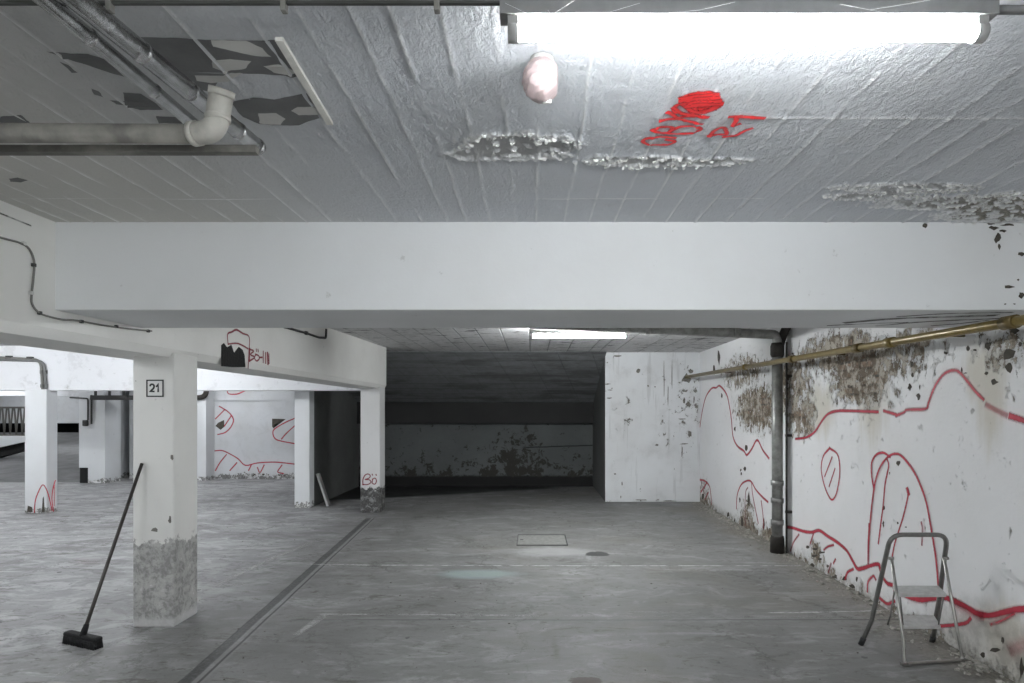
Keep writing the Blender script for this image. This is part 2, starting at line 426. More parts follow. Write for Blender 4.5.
def fillet(pts, r, n=6):
    pts = [Vector(p) for p in pts]; out = [pts[0]]
    for i in range(1, len(pts) - 1):
        a, b, c = pts[i - 1], pts[i], pts[i + 1]
        k = min(r, (a - b).length * .49, (c - b).length * .49)
        p, q = b + (a - b).normalized() * k, b + (c - b).normalized() * k
        for j in range(n + 1):
            t = j / n; out.append(p * (1 - t) ** 2 + b * 2 * t * (1 - t) + q * t * t)
    out.append(pts[-1]); return out
def tube(bm, pts, r, seg=10, mi=0, cap=True):
    pts = [Vector(p) for p in pts]; rs = r if isinstance(r, (list, tuple)) else [r] * len(pts)
    t0 = (pts[1] - pts[0]).normalized(); up = Vector((0, 0, 1)) if abs(t0.z) < .9 else Vector((1, 0, 0))
    n = t0.cross(up).normalized(); rings = []
    for i, p in enumerate(pts):
        t = (pts[min(i + 1, len(pts) - 1)] - pts[max(i - 1, 0)]).normalized()
        n = (n - t * n.dot(t)).normalized(); b = t.cross(n)
        rings.append([bm.verts.new(p + (n * math.cos(2 * math.pi * k / seg) + b * math.sin(2 * math.pi * k / seg)) * rs[i]) for k in range(seg)])
    for a, b in zip(rings, rings[1:]):
        for k in range(seg):
            f = bm.faces.new((a[k], a[(k + 1) % seg], b[(k + 1) % seg], b[k])); f.material_index = mi; f.smooth = True
    if cap:
        bm.faces.new(rings[0][::-1]).material_index = mi; bm.faces.new(rings[-1]).material_index = mi
def T(pts, r, seg=10, fil=0):
    bm = bmesh.new(); tube(bm, fillet(pts, fil) if fil else pts, r, seg); return bm
def smooth_line(pts, n=4):                     # Catmull-Rom through the points
    pts = [Vector(p) for p in pts]
    if len(pts) < 3: return pts
    q = [pts[0] * 2 - pts[1]] + pts + [pts[-1] * 2 - pts[-2]]; out = []
    for i in range(1, len(q) - 2):
        a, b, c, d = q[i - 1:i + 3]
        for j in range(n):
            t = j / n
            out.append(.5 * ((2 * b) + (c - a) * t + (2 * a - 5 * b + 4 * c - d) * t * t + (3 * b - a - 3 * c + d) * t ** 3))
    out.append(pts[-1]); return out
class Paint:
    """strokes of paint lying on a surface with normal nrm"""
    def __init__(s, nrm): s.bm = bmesh.new(); s.uv = s.bm.loops.layers.uv.new('UVMap'); s.n = Vector(nrm).normalized(); s.k = 0
    def stroke(s, pts, w=.025, a=1.0, mi=0, sm=True, fade=False):
        pts = smooth_line(pts) if sm else [Vector(p) for p in pts]
        s.k += 1; off = s.n * (.003 + .00015 * (s.k % 20)); rows = []
        N = len(pts)
        for i, p in enumerate(pts):
            t = (pts[min(i + 1, N - 1)] - pts[max(i - 1, 0)])
            if t.length < 1e-6: continue
            b = t.normalized().cross(s.n).normalized()
            e = (1 if not fade else 1 - i / (N - 1))
            ww = w * (1 + .18 * mnoise.noise(p * 6)) * .5
            if i == 0: p = p - t.normalized() * w * .4
            if i == N - 1: p = p + t.normalized() * w * .4
            rows.append((s.bm.verts.new(p + b * ww + off), s.bm.verts.new(p + off + s.n * .0001), s.bm.verts.new(p - b * ww + off), a * e))
        for r0, r1 in zip(rows, rows[1:]):
            for j in (0, 1):
                f = s.bm.faces.new((r0[j], r0[j + 1], r1[j + 1], r1[j])); f.material_index = mi
                for l, (u, al) in zip(f.loops, ((j * .5, r0[3]), (j * .5 + .5, r0[3]), (j * .5 + .5, r1[3]), (j * .5, r1[3]))): l[s.uv].uv = (u, al)
    def patch(s, pts, mi=0, off=.002):         # solid ragged patch
        pts = [Vector(p) for p in pts]
        s.bm.faces.new([s.bm.verts.new(p + s.n * off) for p in pts]).material_index = mi
def ragged(fn, px, py, rx, ry, n=9, jit=.6):
    return [fn(px + math.cos(6.283 * i / n) * rx * random.uniform(1 - jit, 1.1), py + math.sin(6.283 * i / n) * ry * random.uniform(1 - jit, 1.1)) for i in range(n)]
def zm(ox, oy, s, fn): return lambda *pts: [fn(ox + x / s, oy + y / s) for x, y in pts]

# ------------------------------------------------------------------ the setting
YB, YH = 13.8, 15.3
bm = bmesh.new(); v = [bm.verts.new(p) for p in ((-18, -4.2, 0), (3.4, -4.2, 0), (3.4, 16, 0), (-18, 16, 0))]; bm.faces.new(v)
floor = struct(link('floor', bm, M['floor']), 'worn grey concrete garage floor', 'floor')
RIDGE = (-2.72, -2.58, -2.42, -2.26, -2.1, -1.94, -1.77, -1.61, -1.47, -1.33, -1.18, -1.01, -.8, -.65, -.50, -.392, -.252, -.105, .015, .185, .33, .48, .64, .78, .955, 1.13, 1.286, 1.44, 1.57, 1.72, 1.88, 2.03, 2.17, 2.31, 2.46, 2.6, 2.74, 2.88)
def sst(a, b, v): t = max(0., min(1., (v - a) / (b - a))); return t * t * (3 - 2 * t)
PATCH = ((515, 146, .235, .125), (478, 153, .12, .07), (560, 146, .07, .06), (640, 161, .26, .055), (690, 162, .20, .04), (725, 160, .12, .03), (955, 202, .42, .11), (905, 187, .34, .06), (995, 204, .26, .19), (870, 195, .2, .07), (1010, 214, .4, .14))
PATCH = [(ce(a, b).x, ce(a, b).y, c, d) for a, b, c, d in PATCH]
def relief(x, y):
    """how far the ceiling's plaster stands out downwards at x, y, and its wear"""
    n = mnoise.noise
    wob = .012 * n(Vector((x * 2, y * 1.3, 3))) + .004 * n(Vector((x * 9, y * 7, 5)))
    near = min(abs(x - r + wob) for r in RIDGE)
    idx = min(range(len(RIDGE)), key=lambda q: abs(x - RIDGE[q] + wob))
    br = n(Vector((idx * 7.3, y * 1.7, 1))) + .4 * n(Vector((idx * 3.1, y * 9, 2)))
    rg = max(0., 1 - near / .0062) * sst(-.38, -.05, br)
    cr = max(0., 1 - abs(y - 3.24 + wob) / .008) * sst(-.1, .2, n(Vector((x * 1.5, 4, 4)))) * (1 if x < 1.2 else 0)
    cr += max(0., 1 - abs(y - 2.345 + wob * .6) / .009) * sst(.75, .85, x)
    k = sst(-1.6, -.7, x) * (1 - .72 * sst(2.62, 2.78, y + .05 * n(Vector((x * 5, 0, 0)))))
    k *= 1 - .9 * sst(-.55, -.75, x) * sst(2.5, 2.4, y) if x < -.55 else 1
    lump = n(Vector((x * 30, y * 17, 0))) + .7 * n(Vector((x * 62, y * 40, 7))) + .8 * n(Vector((x * 13 + 2.5 * n(Vector((x * 4, y * 4, 0))), y * 6, 9)))
    q = max(1 - math.hypot((x - a) / c, (y - b) / d) for a, b, c, d in PATCH)
    sc, rim = 0., 0.
    if q > -.6:
        f = q + .30 * n(Vector((x * 12, y * 12, 11))) + .38 * n(Vector((x * 45, y * 45, 13)))
        sc = sst(.12, .2, f); rim = sst(-.14, .0, f) * (1 - sst(.1, .19, f))
        if n(Vector((x * 18, y * 24, 17))) > (.30 if x < 1.3 else .12): sc, rim = 0., max(rim, .8 * sst(.1, .3, f))
    h = k * (.0026 - .0010 * sst(.7, 1.3, x)) * lump + (.0075 + .003 * sst(.6, 1.1, x)) * rg + .005 * cr + .009 * rim - .004 * sc
    return h, (sc, rim, min(1, rg + cr))
gx0, gx1, gy0, gy1 = -2.82, 3.04, 1.45, 3.66
NX, NY = 640, 250
bm = bmesh.new(); box(bm, (-18, -4.2, CEIL + .012), (3.4, 4.1, 2.9)); vl = bm.verts.layers.float_vector.new('wear')
for a, b in (((-18, -4.2), (gx0, 4.1)), ((gx1, -4.2), (3.4, 4.1)), ((gx0, -4.2), (gx1, gy0)), ((gx0, gy1), (gx1, 4.1))): box(bm, (*a, CEIL), (*b, CEIL + .02))
rows = []
for j in range(NY + 1):
    yy = gy0 + (gy1 - gy0) * j / NY; row = []
    for i in range(NX + 1):
        xx = gx0 + (gx1 - gx0) * i / NX; h, wv = relief(xx, yy)
        if i in (0, NX) or j in (0, NY): h = 0
        v = bm.verts.new((xx, yy, CEIL - h)); v[vl] = wv; row.append(v)
    rows.append(row)
for r0, r1 in zip(rows, rows[1:]):
    for i in range(NX): bm.faces.new((r0[i], r1[i], r1[i + 1], r0[i + 1])).smooth = True
struct(link('ceiling', bm, M['ceil']), 'rough white painted board-marked ceiling in front of the wide beam', 'ceiling')
struct(link('ceiling', B((-18, 4.1, 2.765), (3.4, 16, 2.9)), M['ceil2']), 'shabby boarded ceiling behind the wide beam', 'ceiling')
bm = bmesh.new()
hexa(bm, [(wall_x(-4.2), -4.2, 0), (3.5, -4.2, 0), (3.5, 14.2, 0), (wall_x(14.2), 14.2, 0), (wall_x(-4.2), -4.2, 2.9), (3.5, -4.2, 2.9), (3.5, 14.2, 2.9), (wall_x(14.2), 14.2, 2.9)])
wall_right = struct(link('wall_right', bm, M['wright']), 'long right-hand wall with peeling white paint over brick', 'wall')
struct(link('wall_rear', B((-18, -4.5, 0), (3.5, -4.2, 2.9)), M['hall']), 'white wall behind the viewer', 'wall')
struct(link('wall_left', B((-18.3, -4.5, 0), (-18, 14.6, 2.9)), M['hall']), 'white wall at the far left of the hall', 'wall')
# pier closing the bay on the right
PX = (605 - CX) / F * 11.46
bm = B((PX, 11.46, 0), (3.12, 14.2, 2.9), .012)
for f in bm.faces:
    f.normal_update()
    if f.normal.x < -.9: f.material_index = 1  # left face takes the dark grey of the bay
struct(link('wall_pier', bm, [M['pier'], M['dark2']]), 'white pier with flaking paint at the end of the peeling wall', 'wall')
# dark bay under the ramp
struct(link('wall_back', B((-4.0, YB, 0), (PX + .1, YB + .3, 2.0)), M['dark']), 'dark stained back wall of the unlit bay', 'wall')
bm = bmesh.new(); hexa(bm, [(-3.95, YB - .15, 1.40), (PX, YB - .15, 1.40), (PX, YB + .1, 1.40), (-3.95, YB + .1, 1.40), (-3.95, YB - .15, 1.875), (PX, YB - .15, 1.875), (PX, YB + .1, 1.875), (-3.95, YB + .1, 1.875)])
struct(link('beam', bm, mat_dark_wall('dark_ledge', .035, (1, 1, 1), False)), 'near-black concrete ledge under the sloping soffit in the dark bay', 'beam')
bm = bmesh.new()
prof = [(11.3, 2.775), (11.3, 2.757), (YB - .12, 1.87), (YB + .2, 1.87), (YB + .2, 2.775)]
va = [[bm.verts.new((x, y, z)) for y, z in prof] for x in (-3.95, PX + .01)]
bm.faces.new(va[0]); bm.faces.new(va[1][::-1])
for i in range(5): bm.faces.new((va[0][i], va[0][(i + 1) % 5], va[1][(i + 1) % 5], va[1][i]))
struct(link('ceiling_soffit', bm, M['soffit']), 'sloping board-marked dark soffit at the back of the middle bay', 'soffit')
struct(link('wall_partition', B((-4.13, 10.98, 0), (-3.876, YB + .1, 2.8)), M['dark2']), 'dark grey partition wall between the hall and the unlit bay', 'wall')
struct(link('column', B((-4.135, 10.74, 0), (-3.872, 10.98, 2.1), .012), M['colw']), 'white column ending the dark partition wall', 'column')
# wide beam across the picture
struct(link('beam', B((-2.83, 3.644, 2.288), (3.1, 4.446, 2.9), .006), M['beam']), 'wide white beam crossing the garage below the ceiling', 'beam')
mainbeam = bpy.data.objects['beam.001']
# long beam over the row of columns
bm = bmesh.new()
secs = [(-4.2, -2.807, 2.12), (4.85, -2.807, 2.115), (10.62, face_x(10.62), 2.062)]
rings = []
for y, x, zb in secs:
    rings.append([bm.verts.new(p) for p in ((x, y, 2.9), (x, y, zb + .06), (x - .035, y, zb), (x - .50, y, zb), (x - .53, y, zb + .06), (x - .53, y, 2.9))])
for a, b in zip(rings, rings[1:]):
    for k in range(6): bm.faces.new((a[k], a[(k + 1) % 6], b[(k + 1) % 6], b[k]))
bm.faces.new(rings[0][::-1]); bm.faces.new(rings[-1])
lbeam = struct(link('beam', bm, M['lbeam']), 'long white beam running over the column with the number sign', 'beam')
# beams and columns of the hall
hb = struct(link('beam', B((-18, 10.27, 2.023), (face_x(10.3) - .3, 10.6, 2.9), .006), M['hallbeam']), 'bright white cross beam over the far columns of the hall', 'beam')
struct(link('beam', B((-18, 14.45, 2.03), (-9.85, 14.8, 2.9)), M['hallbeam']), 'far white lintel over the ramp opening', 'beam')
C1 = P(132.5, 500, 4.85); C2 = P(174.3, 500, 4.85)
col21 = struct(link('column', B((C1.x, 4.85, 0), (C2.x, 5.19, 2.15), .012), M['col']), 'white column with number sign and worn foot', 'column')
ca = P(360.3, 500, 10.27); cb = P(380, 500, 10.27)
colB = struct(link('column', B((ca.x, 10.27, 0), (cb.x, 10.62, 2.09), .014), M['colb']), 'white column with bare dark foot beside the unlit bay', 'column')
ca4 = P(24.5, 500, 10.2); cb4 = P(46.5, 500, 10.2)
colL = struct(link('column', B((ca4.x, 10.2, 0), (cb4.x, 10.44, 2.04), .012), M['colw']), 'white column with red arch sprayed at its foot', 'column')
ca = P(79, 480, 14.4); cb = P(105, 480, 14.4)
bm = bmesh.new()
nx_ = P(88, 480, 14.4).x
box(bm, (ca.x, 14.4, .36), (nx_, 14.95, 2.1)); box(bm, (nx_, 14.4, 0), (cb.x, 14.95, 2.1)); box(bm, (ca.x, 14.43, 0), (nx_, 14.95, .36), 1)
struct(link('column', bm, [M['colw'], M['black']]), 'white pillar with black notch at its foot beside the ramp', 'column')
struct(link('column', B((P(196, 480, 14.9).x, 14.9, 0), (P(206, 480, 14.9).x, YH + .05, 2.8), .01), M['colw']), 'narrow white pilaster on the hall back wall', 'column')
bm = B((cb.x - .02, YH, 0), (-4.0, YH + .3, 2.9)); box(bm, (cb.x, YH - .05, 1.93), (-4.1, YH, 1.96))
hall_back = struct(link('wall_back', bm, M['hall']), 'white back wall of the hall with red spray drawing', 'wall')
# ramp up, far left
bm = bmesh.new()
hexa(bm, [(-28, 14.6, -.2), (ca.x, 14.6, -.2), (ca.x, 25, -.2), (-28, 25, -.2), (-28, 14.6, .001), (ca.x, 14.6, .001), (ca.x, 25, .80), (-28, 25, .80)])
struct(link('ramp_floor', bm, M['ramp']), 'grey ramp rising behind the hall columns', 'ramp')
bm = B((-26, 25, 1.17), (-9, 25.3, 2.9)); box(bm, (-26, 26.2, 0), (-9, 26.4, 1.3), 1)
struct(link('wall_ramp', bm, [M['hall'], M['black']]), 'pale wall at the top of the ramp', 'wall')
struct(link('wall_ramp', B((ca.x + .02, 14.95, 0), (ca.x + .3, 25.1, 2.9)), M['hall']), 'wall along the side of the ramp', 'wall')
struct(link('ceiling_ramp', B((-26, 14.8, 2.85), (-9, 26, 2.9)), M['ceil2']), 'ceiling over the ramp', 'ceiling')
a0, a1, a2, a3 = P(-40, 457, 18), P(-40, 436.5, 18), P(40, 436.5, 18), P(40, 438, 18)
bm = bmesh.new()
fr = [P(-60, 461, 18), P(34, 439.5, 18), P(34, 436.3, 18), P(-60, 436.3, 18)]
hexa(bm, [fr[0], fr[1], fr[1] + Vector((0, .3, 0)), fr[0] + Vector((0, .3, 0)), fr[3], fr[2], fr[2] + Vector((0, .3, 0)), fr[3] + Vector((0, .3, 0))])
fr = [P(-60, 473, 18.1), P(34, 447.5, 18.1), P(34, 438, 18.1), P(-60, 459, 18.1)]
hexa(bm, [fr[0], fr[1], fr[1] + Vector((0, .3, 0)), fr[0] + Vector((0, .3, 0)), fr[3], fr[2], fr[2] + Vector((0, .3, 0)), fr[3] + Vector((0, .3, 0))], 1)
struct(link('kerb_parapet', bm, [M['colw'], M['black']]), 'white sloping parapet with dark gap beneath beside the ramp', 'parapet')

# floor paint
pt = Paint((0, 0, 1))
for pts, w, a in ((((312, 564.5), (420, 565.5), (560, 566), (680, 566), (800, 566)), .045, .85), (((322, 614.5), (430, 615), (540, 616)), .06, .45), (((770, 613), (820, 612.5), (880, 611)), .05, .6),
                  (((630, 612), (700, 613)), .04, .3), (((322, 617), (298, 634)), .10, .4), (((318, 540), (270, 560), (217, 585)), .09, .38), (((240, 585), (216, 587)), .09, .4),
                  (((150, 628), (110, 645), (60, 675)), .08, .32), (((395, 566), (330, 566)), .04, .5), (((560, 616), (870, 618)), .02, .2)):
    pt.stroke([fl(*p) for p in pts], w * .85, min(1, a * 1.6))
pr2 = Paint((0, 0, 1)); pr2.stroke([fl(76, 561), fl(90, 562), fl(106, 561)], .07, .28)
link('red_smear', pr2.bm, M['red'], floor, label='faint red smear')
link('parking_line', pt.bm, M['line'], floor, label='worn white parking lines')

# ------------------------------------------------------------------ spray paint and bare patches
# ceiling
ceiling = bpy.data.objects['ceiling']
pt = Paint((0, 0, -1)); Z = zm(630, 80, 6.827, ce)
W = .029
for s_ in (((300, 390), (230, 381), (130, 390), (88, 408), (115, 428), (190, 438), (270, 432), (305, 412), (255, 402)),
           ((160, 335), (205, 315), (265, 312), (290, 328), (262, 352), (205, 352), (158, 338)),
           ((285, 335), (350, 312), (450, 310), (484, 328), (440, 350), (340, 362), (270, 358)),
           ((218, 264), (320, 258), (400, 275), (482, 290)), ((262, 213), (300, 235), (335, 258)), ((330, 248), (420, 236), (522, 244)), ((350, 215), (420, 240), (470, 240)),
           ((310, 212), (300, 190), (325, 160), (400, 148), (380, 118)),
           ((300, 185), (355, 218), (440, 232)), ((362, 160), (420, 200), (470, 215)),
           ((548, 372), (572, 340), (622, 315), (650, 325), (657, 362), (600, 362), (545, 370)), ((650, 378), (720, 370), (780, 340), (822, 325)),
           ((690, 240), (750, 238)), ((725, 245), (722, 270), (703, 300), (738, 292)), ((760, 240), (830, 242), (905, 248))):
    pt.stroke(Z(*s_), W)
for s_ in (((370, 115), (470, 100), (572, 90)), ((365, 130), (470, 120), (580, 112)), ((390, 150), (480, 140), (590, 135)), ((410, 165), (500, 158), (605, 152)),
           ((420, 182), (500, 175), (592, 168)), ((430, 198), (500, 195), (560, 188)), ((450, 95), (520, 82), (570, 88)), ((440, 212), (490, 210), (520, 202)), ((380, 110), (420, 160), (440, 215)), ((480, 85), (540, 95), (585, 120), (605, 150), (560, 190), (500, 212), (440, 215)), ((370, 112), (430, 92), (520, 80), (575, 95))):
    pt.stroke(Z(*s_), .045)
for v in pt.bm.verts: v.co.z -= relief(v.co.x, v.co.y)[0] + .001
link('graffiti', pt.bm, M['redc'], ceiling, label='bright red sprayed scribble of characters')
# paint flakes hanging from the ceiling
bm = bmesh.new()
for (px, py, rx, ry, n) in ((515, 140, 60, 12, 500), (655, 161, 75, 8, 600), (930, 190, 80, 10, 600), (985, 202, 50, 14, 600)):
    for i in range(n):
        p = ce(px + random.gauss(0, .5) * rx, py + random.gauss(0, .5) * ry)
        if p.x > 2.95: continue
        h, wv = relief(p.x, p.y)
        if wv[1] < .25: continue
        p.z -= h
        s = random.uniform(.004, .013); a = random.uniform(0, 6.28); d = random.uniform(.002, .010)
        u = Vector((math.cos(a), math.sin(a), 0)) * s; w = Vector((-math.sin(a), math.cos(a), 0)) * s * .6
        v = [bm.verts.new(q) for q in (p - u, p + u, p + u * .7 + w + Vector((0, 0, -d)), p - u * .6 + w + Vector((0, 0, -d * .8)))]
        v2 = [bm.verts.new(q.co + Vector((0, 0, -.0012))) for q in v]
        bm.faces.new(v); bm.faces.new(v2[::-1])
        for k in range(4): bm.faces.new((v[k], v[(k + 1) % 4], v2[(k + 1) % 4], v2[k]))
link('paint_flake', bm, M['flake'], ceiling, label='curled white flakes of peeling paint')['kind'] = 'stuff'
pt = Paint((0, 0, -1)); Z = zm(0, 0, 2.844, ce)
def jag(pts, amp, n=6):
    out = []
    for i, p in enumerate(pts):
        q = pts[(i + 1) % len(pts)]; d = q - p; nn = Vector((-d.y, d.x, 0)).normalized()
        for k in range(n):
            r = p.lerp(q, k / n); out.append(r + nn * amp * (mnoise.noise(r * 25) + .5 * mnoise.noise(r * 70)))
    return out
def tri(pts):
    me = [Vector((p.x, p.y, 0)) for p in pts]
    from mathutils.geometry import tessellate_polygon
    return tessellate_polygon([me])
def peel(pts, mi, off):
    pts = [p - Vector((0, 0, relief(p.x, p.y)[0])) for p in jag(pts, .004)]; vs_ = [pt.bm.verts.new(p + Vector((0, 0, -off))) for p in pts]
    for f in tri(pts): pt.bm.faces.new([vs_[i] for i in f]).material_index = mi
for pts in (((400, 105), (500, 106), (600, 112), (720, 114), (785, 112), (805, 150), (846, 216), (745, 210), (640, 206), (600, 262), (545, 245), (480, 180)),
            ((655, 288), (720, 276), (780, 282), (872, 264), (902, 298), (916, 330), (850, 356), (800, 356), (740, 352), (690, 332)),
            ((130, 145), (190, 150), (250, 152), (300, 168), (355, 218), (300, 202), (240, 182), (190, 166)),
            ((350, 262), (400, 265), (440, 290), (465, 312), (400, 312), (355, 300)), ((310, 283), (370, 288), (380, 302), (330, 296)), ((168, 174), (195, 184), (222, 206), (204, 206)), ((258, 250), (282, 258), (295, 276), (270, 268)),
            ((25, 508), (50, 504), (78, 512), (60, 518), (30, 516)), ((445, 330), (500, 332), (548, 350), (450, 350)), ((0, 330), (60, 326), (85, 348), (0, 350))):
    peel(Z(*pts), 0, .0012)
for pts in (((600, 112), (700, 114), (745, 135), (772, 160), (730, 158), (650, 140), (604, 130)), ((604, 170), (655, 166), (714, 172), (700, 192), (640, 203), (606, 190)), ((748, 186), (800, 180), (842, 204), (835, 213), (780, 205)),
            ((735, 322), (785, 320), (812, 336), (798, 354), (740, 350)), ((828, 314), (845, 302), (902, 302), (912, 325), (850, 326)), ((548, 205), (640, 206), (690, 206), (650, 230), (600, 235), (560, 228))):
    peel(Z(*pts), 1, .0022)
link('bare_patch', pt.bm, [M['peeled'], M['oldpaint']], ceiling, label='dark grey patches where ceiling paint has peeled')
bm = bmesh.new(); a, b = ce(279, 37), ce(330, 122)
n = (b - a).cross(Vector((0, 0, 1))).normalized() * .012
hexa(bm, [a - n - Vector((0, 0, .012)), a + n - Vector((0, 0, .012)), b + n - Vector((0, 0, .012)), b - n - Vector((0, 0, .012)), a - n, a + n, b + n, b - n])
struct(link('trim_1', bm, M['batten']), 'white lath edging the bare ceiling patch', 'trim')

# right wall
pt = Paint((-1, .01, 0))
a = zm(780, 340, 6.83, wr); b = zm(900, 330, 6.21, wr); c = zm(690, 350, 6.83, wr); d = zm(690, 450, 6.21, wr); e = zm(780, 440, 5.69, wr); f = zm(780, 510, 6.83, wr); k = zm(900, 540, 4.774, wr); p1 = zm(0, 0, 1, wr)
W = .030
for s_, w, al in (
    (a((110, 675), (180, 665), (240, 625), (290, 550), (330, 505), (390, 485), (470, 484), (560, 487), (668, 491)), .034, .9), (a((715, 485), (790, 507)), .034, .85),
    (a((800, 515), (850, 494)) + b((50, 495), (160, 490), (180, 450), (222, 345), (280, 270), (340, 250), (380, 270), (430, 330), (470, 380), (515, 425)), .036, .72),
    (b((548, 468), (600, 498), (655, 525)), .045, .5), (b((700, 538), (770, 562), (840, 590)), .05, .9),
    (c((70, 520), (85, 420), (110, 320), (150, 262), (180, 258), (205, 245), (250, 300), (270, 380), (285, 480), (295, 590), (325, 655), (370, 690)) + p1((747, 455), (752, 449), (757.5, 440), (763, 450), (769, 458)), .040, .85),
    (d((60, 185), (90, 190), (120, 220), (130, 270), (135, 330)), .04, .9), (d((105, 205), (70, 260)), .04, .9), (d((115, 265), (95, 305)), .04, .8),
    (d((290, 360), (295, 280), (320, 215), (360, 190), (385, 200), (410, 245), (450, 290), (485, 322)), .034, .9), (d((345, 460), (343, 350), (348, 260), (360, 235)), .03, .6),
    (d((385, 210), (390, 270), (405, 350), (425, 450)), .03, .8), (d((445, 320), (455, 400), (460, 480)), .03, .8),
    (e((285, 47), (325, 75), (340, 120), (342, 200), (325, 300), (300, 340), (275, 310), (250, 240), (237, 160), (250, 90), (285, 47)), .026, .85),
    (e((298, 100), (258, 205)), .022, .9), (e((315, 165), (283, 262)), .022, .9),
    (e((537, 275), (525, 200), (525, 130), (550, 85), (590, 72), (628, 95)), .026, .95),
    (e((505, 683), (510, 550), (525, 380), (545, 240), (575, 150), (620, 95), (660, 78), (700, 95), (760, 170), (800, 250), (835, 350), (860, 480), (880, 600), (892, 683), (905, 830)), .026, .95),
    (f((612, 100), (606, 250), (606, 360)), .024, .85), (e((612, 110), (620, 150), (600, 250), (590, 360), (575, 480), (562, 585)), .024, .9),
    (e((730, 285), (730, 320), (705, 430), (680, 510), (655, 590), (640, 665)), .022, .9), (e((728, 285), (732, 300)), .04, .9), (e((808, 475), (813, 510), (810, 590)), .026, .6),
    (f((45, 115), (90, 122), (160, 145), (220, 152), (270, 140), (330, 180), (400, 225), (460, 280), (500, 350), (530, 400), (560, 400), (620, 380), (675, 370), (685, 400), (700, 450), (735, 500), (762, 510)), .042, .95),
    (f((130, 170), (95, 220), (75, 275)), .035, .6), (f((230, 165), (210, 225)), .03, .7), (f((305, 270), (330, 250), (365, 240)), .035, .7), (f((350, 370), (335, 420)), .03, .6), (f((380, 340), (370, 360)), .03, .7),
    (f((450, 465), (465, 425), (500, 405)), .035, .85), (f((600, 550), (605, 490), (640, 450), (655, 470)), .03, .75), (f((690, 605), (735, 640), (780, 625)), .04, .8),
    (k((-20, 240), (40, 270), (100, 285), (150, 280), (210, 275), (260, 290), (320, 320), (370, 350), (430, 360), (480, 350), (540, 335), (592, 330), (660, 330)), .050, .95),
    (k((260, 300), (330, 340), (380, 360)), .08, .35), (k((200, 410), (270, 405), (320, 395), (338, 378)), .030, .9), (k((543, 355), (500, 380), (440, 402)), .03, .6), (k((545, 520), (600, 500)), .08, .3)):
    pt.stroke(s_, w * 1.5, al)
link('graffiti', pt.bm, M['red'], wall_right, label='red sprayed outlines of hills and arches')
pt = Paint((-1, .01, 0))
for (px, py, rx, ry) in ((988, 346, 5, 5.5), (946, 353, 4, 2), (968, 349, 2.5, 4), (975, 350, 2, 1.7), (1009, 355, 9, 7), (1010, 368, 6, 5.5), (987, 373, 3, 2.2), (994, 382, 5, 3.5), (910, 387, 2.5, 4.5), (919, 397, 3, 4), (913, 375, 1.6, 3),
                         (912, 364, 2, 4), (920, 387, 1, 3), (898.5, 463, 2.5, 3.5), (884, 508, 1.5, 3), (883.5, 524, 1.3, 3.5), (898, 523, 1.5, 1.2), (890, 473, .8, 2), (906, 527, 1.4, .9), (1015, 331, 5, 4), (1021, 344, 2.5, 3),
                         (793, 354, 1.5, 1.5), (962, 370, 1, 4), (966, 373, 2.5, .8), (1022, 668, 3, 12), (1003, 640, 2, 5), (995, 650, 6, 3), (983, 655, 4, 3), (845, 579, 3, 3), (852, 586, 4, 2.5), (835, 577, 3, 3), (813, 566, 3, 3), (857, 579, 1.5, 3),
                         (722, 396, 1, 4), (699, 419, 1, 6), (714, 370, 2.2, 9), (719, 358, 2, 9), (735, 429, 1, 4), (746, 448, 2, 4), (741, 470, 1.2, 2), (745, 469, 1.4, 2.5), (741.5, 474, 1, 2), (740, 500, 1.2, 4), (742, 523, 1.5, 8), (749, 500, 1.5, 9), (764, 525, 1.5, 7), (703, 497, 1.5, 4), (728, 515, 1.5, 3), (735, 520, 1, 2.5), (808, 547, 4, 1.6), (815, 549, 3.5, 1.6), (822, 552.5, 4, 1.7), (814, 556, 4, 1.7), (820, 559, 3, 1.6), (828, 566, 2, 2)):
    pt.patch(ragged(wr, px, py, rx, ry), 0, .0022)
bmesh.ops.triangulate(pt.bm, faces=pt.bm.faces[:])
link('bare_patch', pt.bm, M['chip'], wall_right, label='dark chips where paint has fallen off')
# main beam: broken corner at the right
pt = Paint((0, -1, 0)); mb = lambda px, py: P(px, py, 3.644)
for (px, py, rx, ry) in ((997, 238, 4, 7), (993, 228, 6, 2.5), (999, 247, 2, 3.5), (1003, 231, 5, 2), (1008, 225, 9, 1.5), (1021, 254, 5, 3), (1008, 287, 7, 2), (1018, 280, 1.5, 1.2), (1021, 295, 4, 4), (1014, 304, 1.5, 1), (1005, 304, 1.5, 1), (925, 226, 3, 3), (990, 224, 6, 1)):
    pt.patch(ragged(mb, px, py, rx, ry), 0, .002)
bmesh.ops.triangulate(pt.bm, faces=pt.bm.faces[:])
link('bare_patch', pt.bm, M['chip'], mainbeam, label='dark broken plaster at the beam end')
pt = Paint((0, 0, -1)); ub = lambda px, py: ce(px, py, 2.288)
for q, w_ in ((((850, 322), (900, 318), (990, 315)), .10), (((880, 325), (930, 321), (1000, 318)), .07), (((900, 316), (950, 313), (1010, 312)), .05), (((830, 325), (870, 323), (905, 322)), .05), (((935, 325), (960, 323), (985, 320)), .06)):
    pt.stroke([ub(*p) for p in q], w_, .75)
link('soot_streak', pt.bm, M['soot'], mainbeam, label='sooty streaks under the beam')
pt = Paint((1, 0, 0)); pt.stroke([bf(-20, 207), bf(0, 213.5), bf(16, 220), bf(30, 225.5)], .012, .8)
link('crack', pt.bm, M['soot'], lbeam, label='thin dark crack')
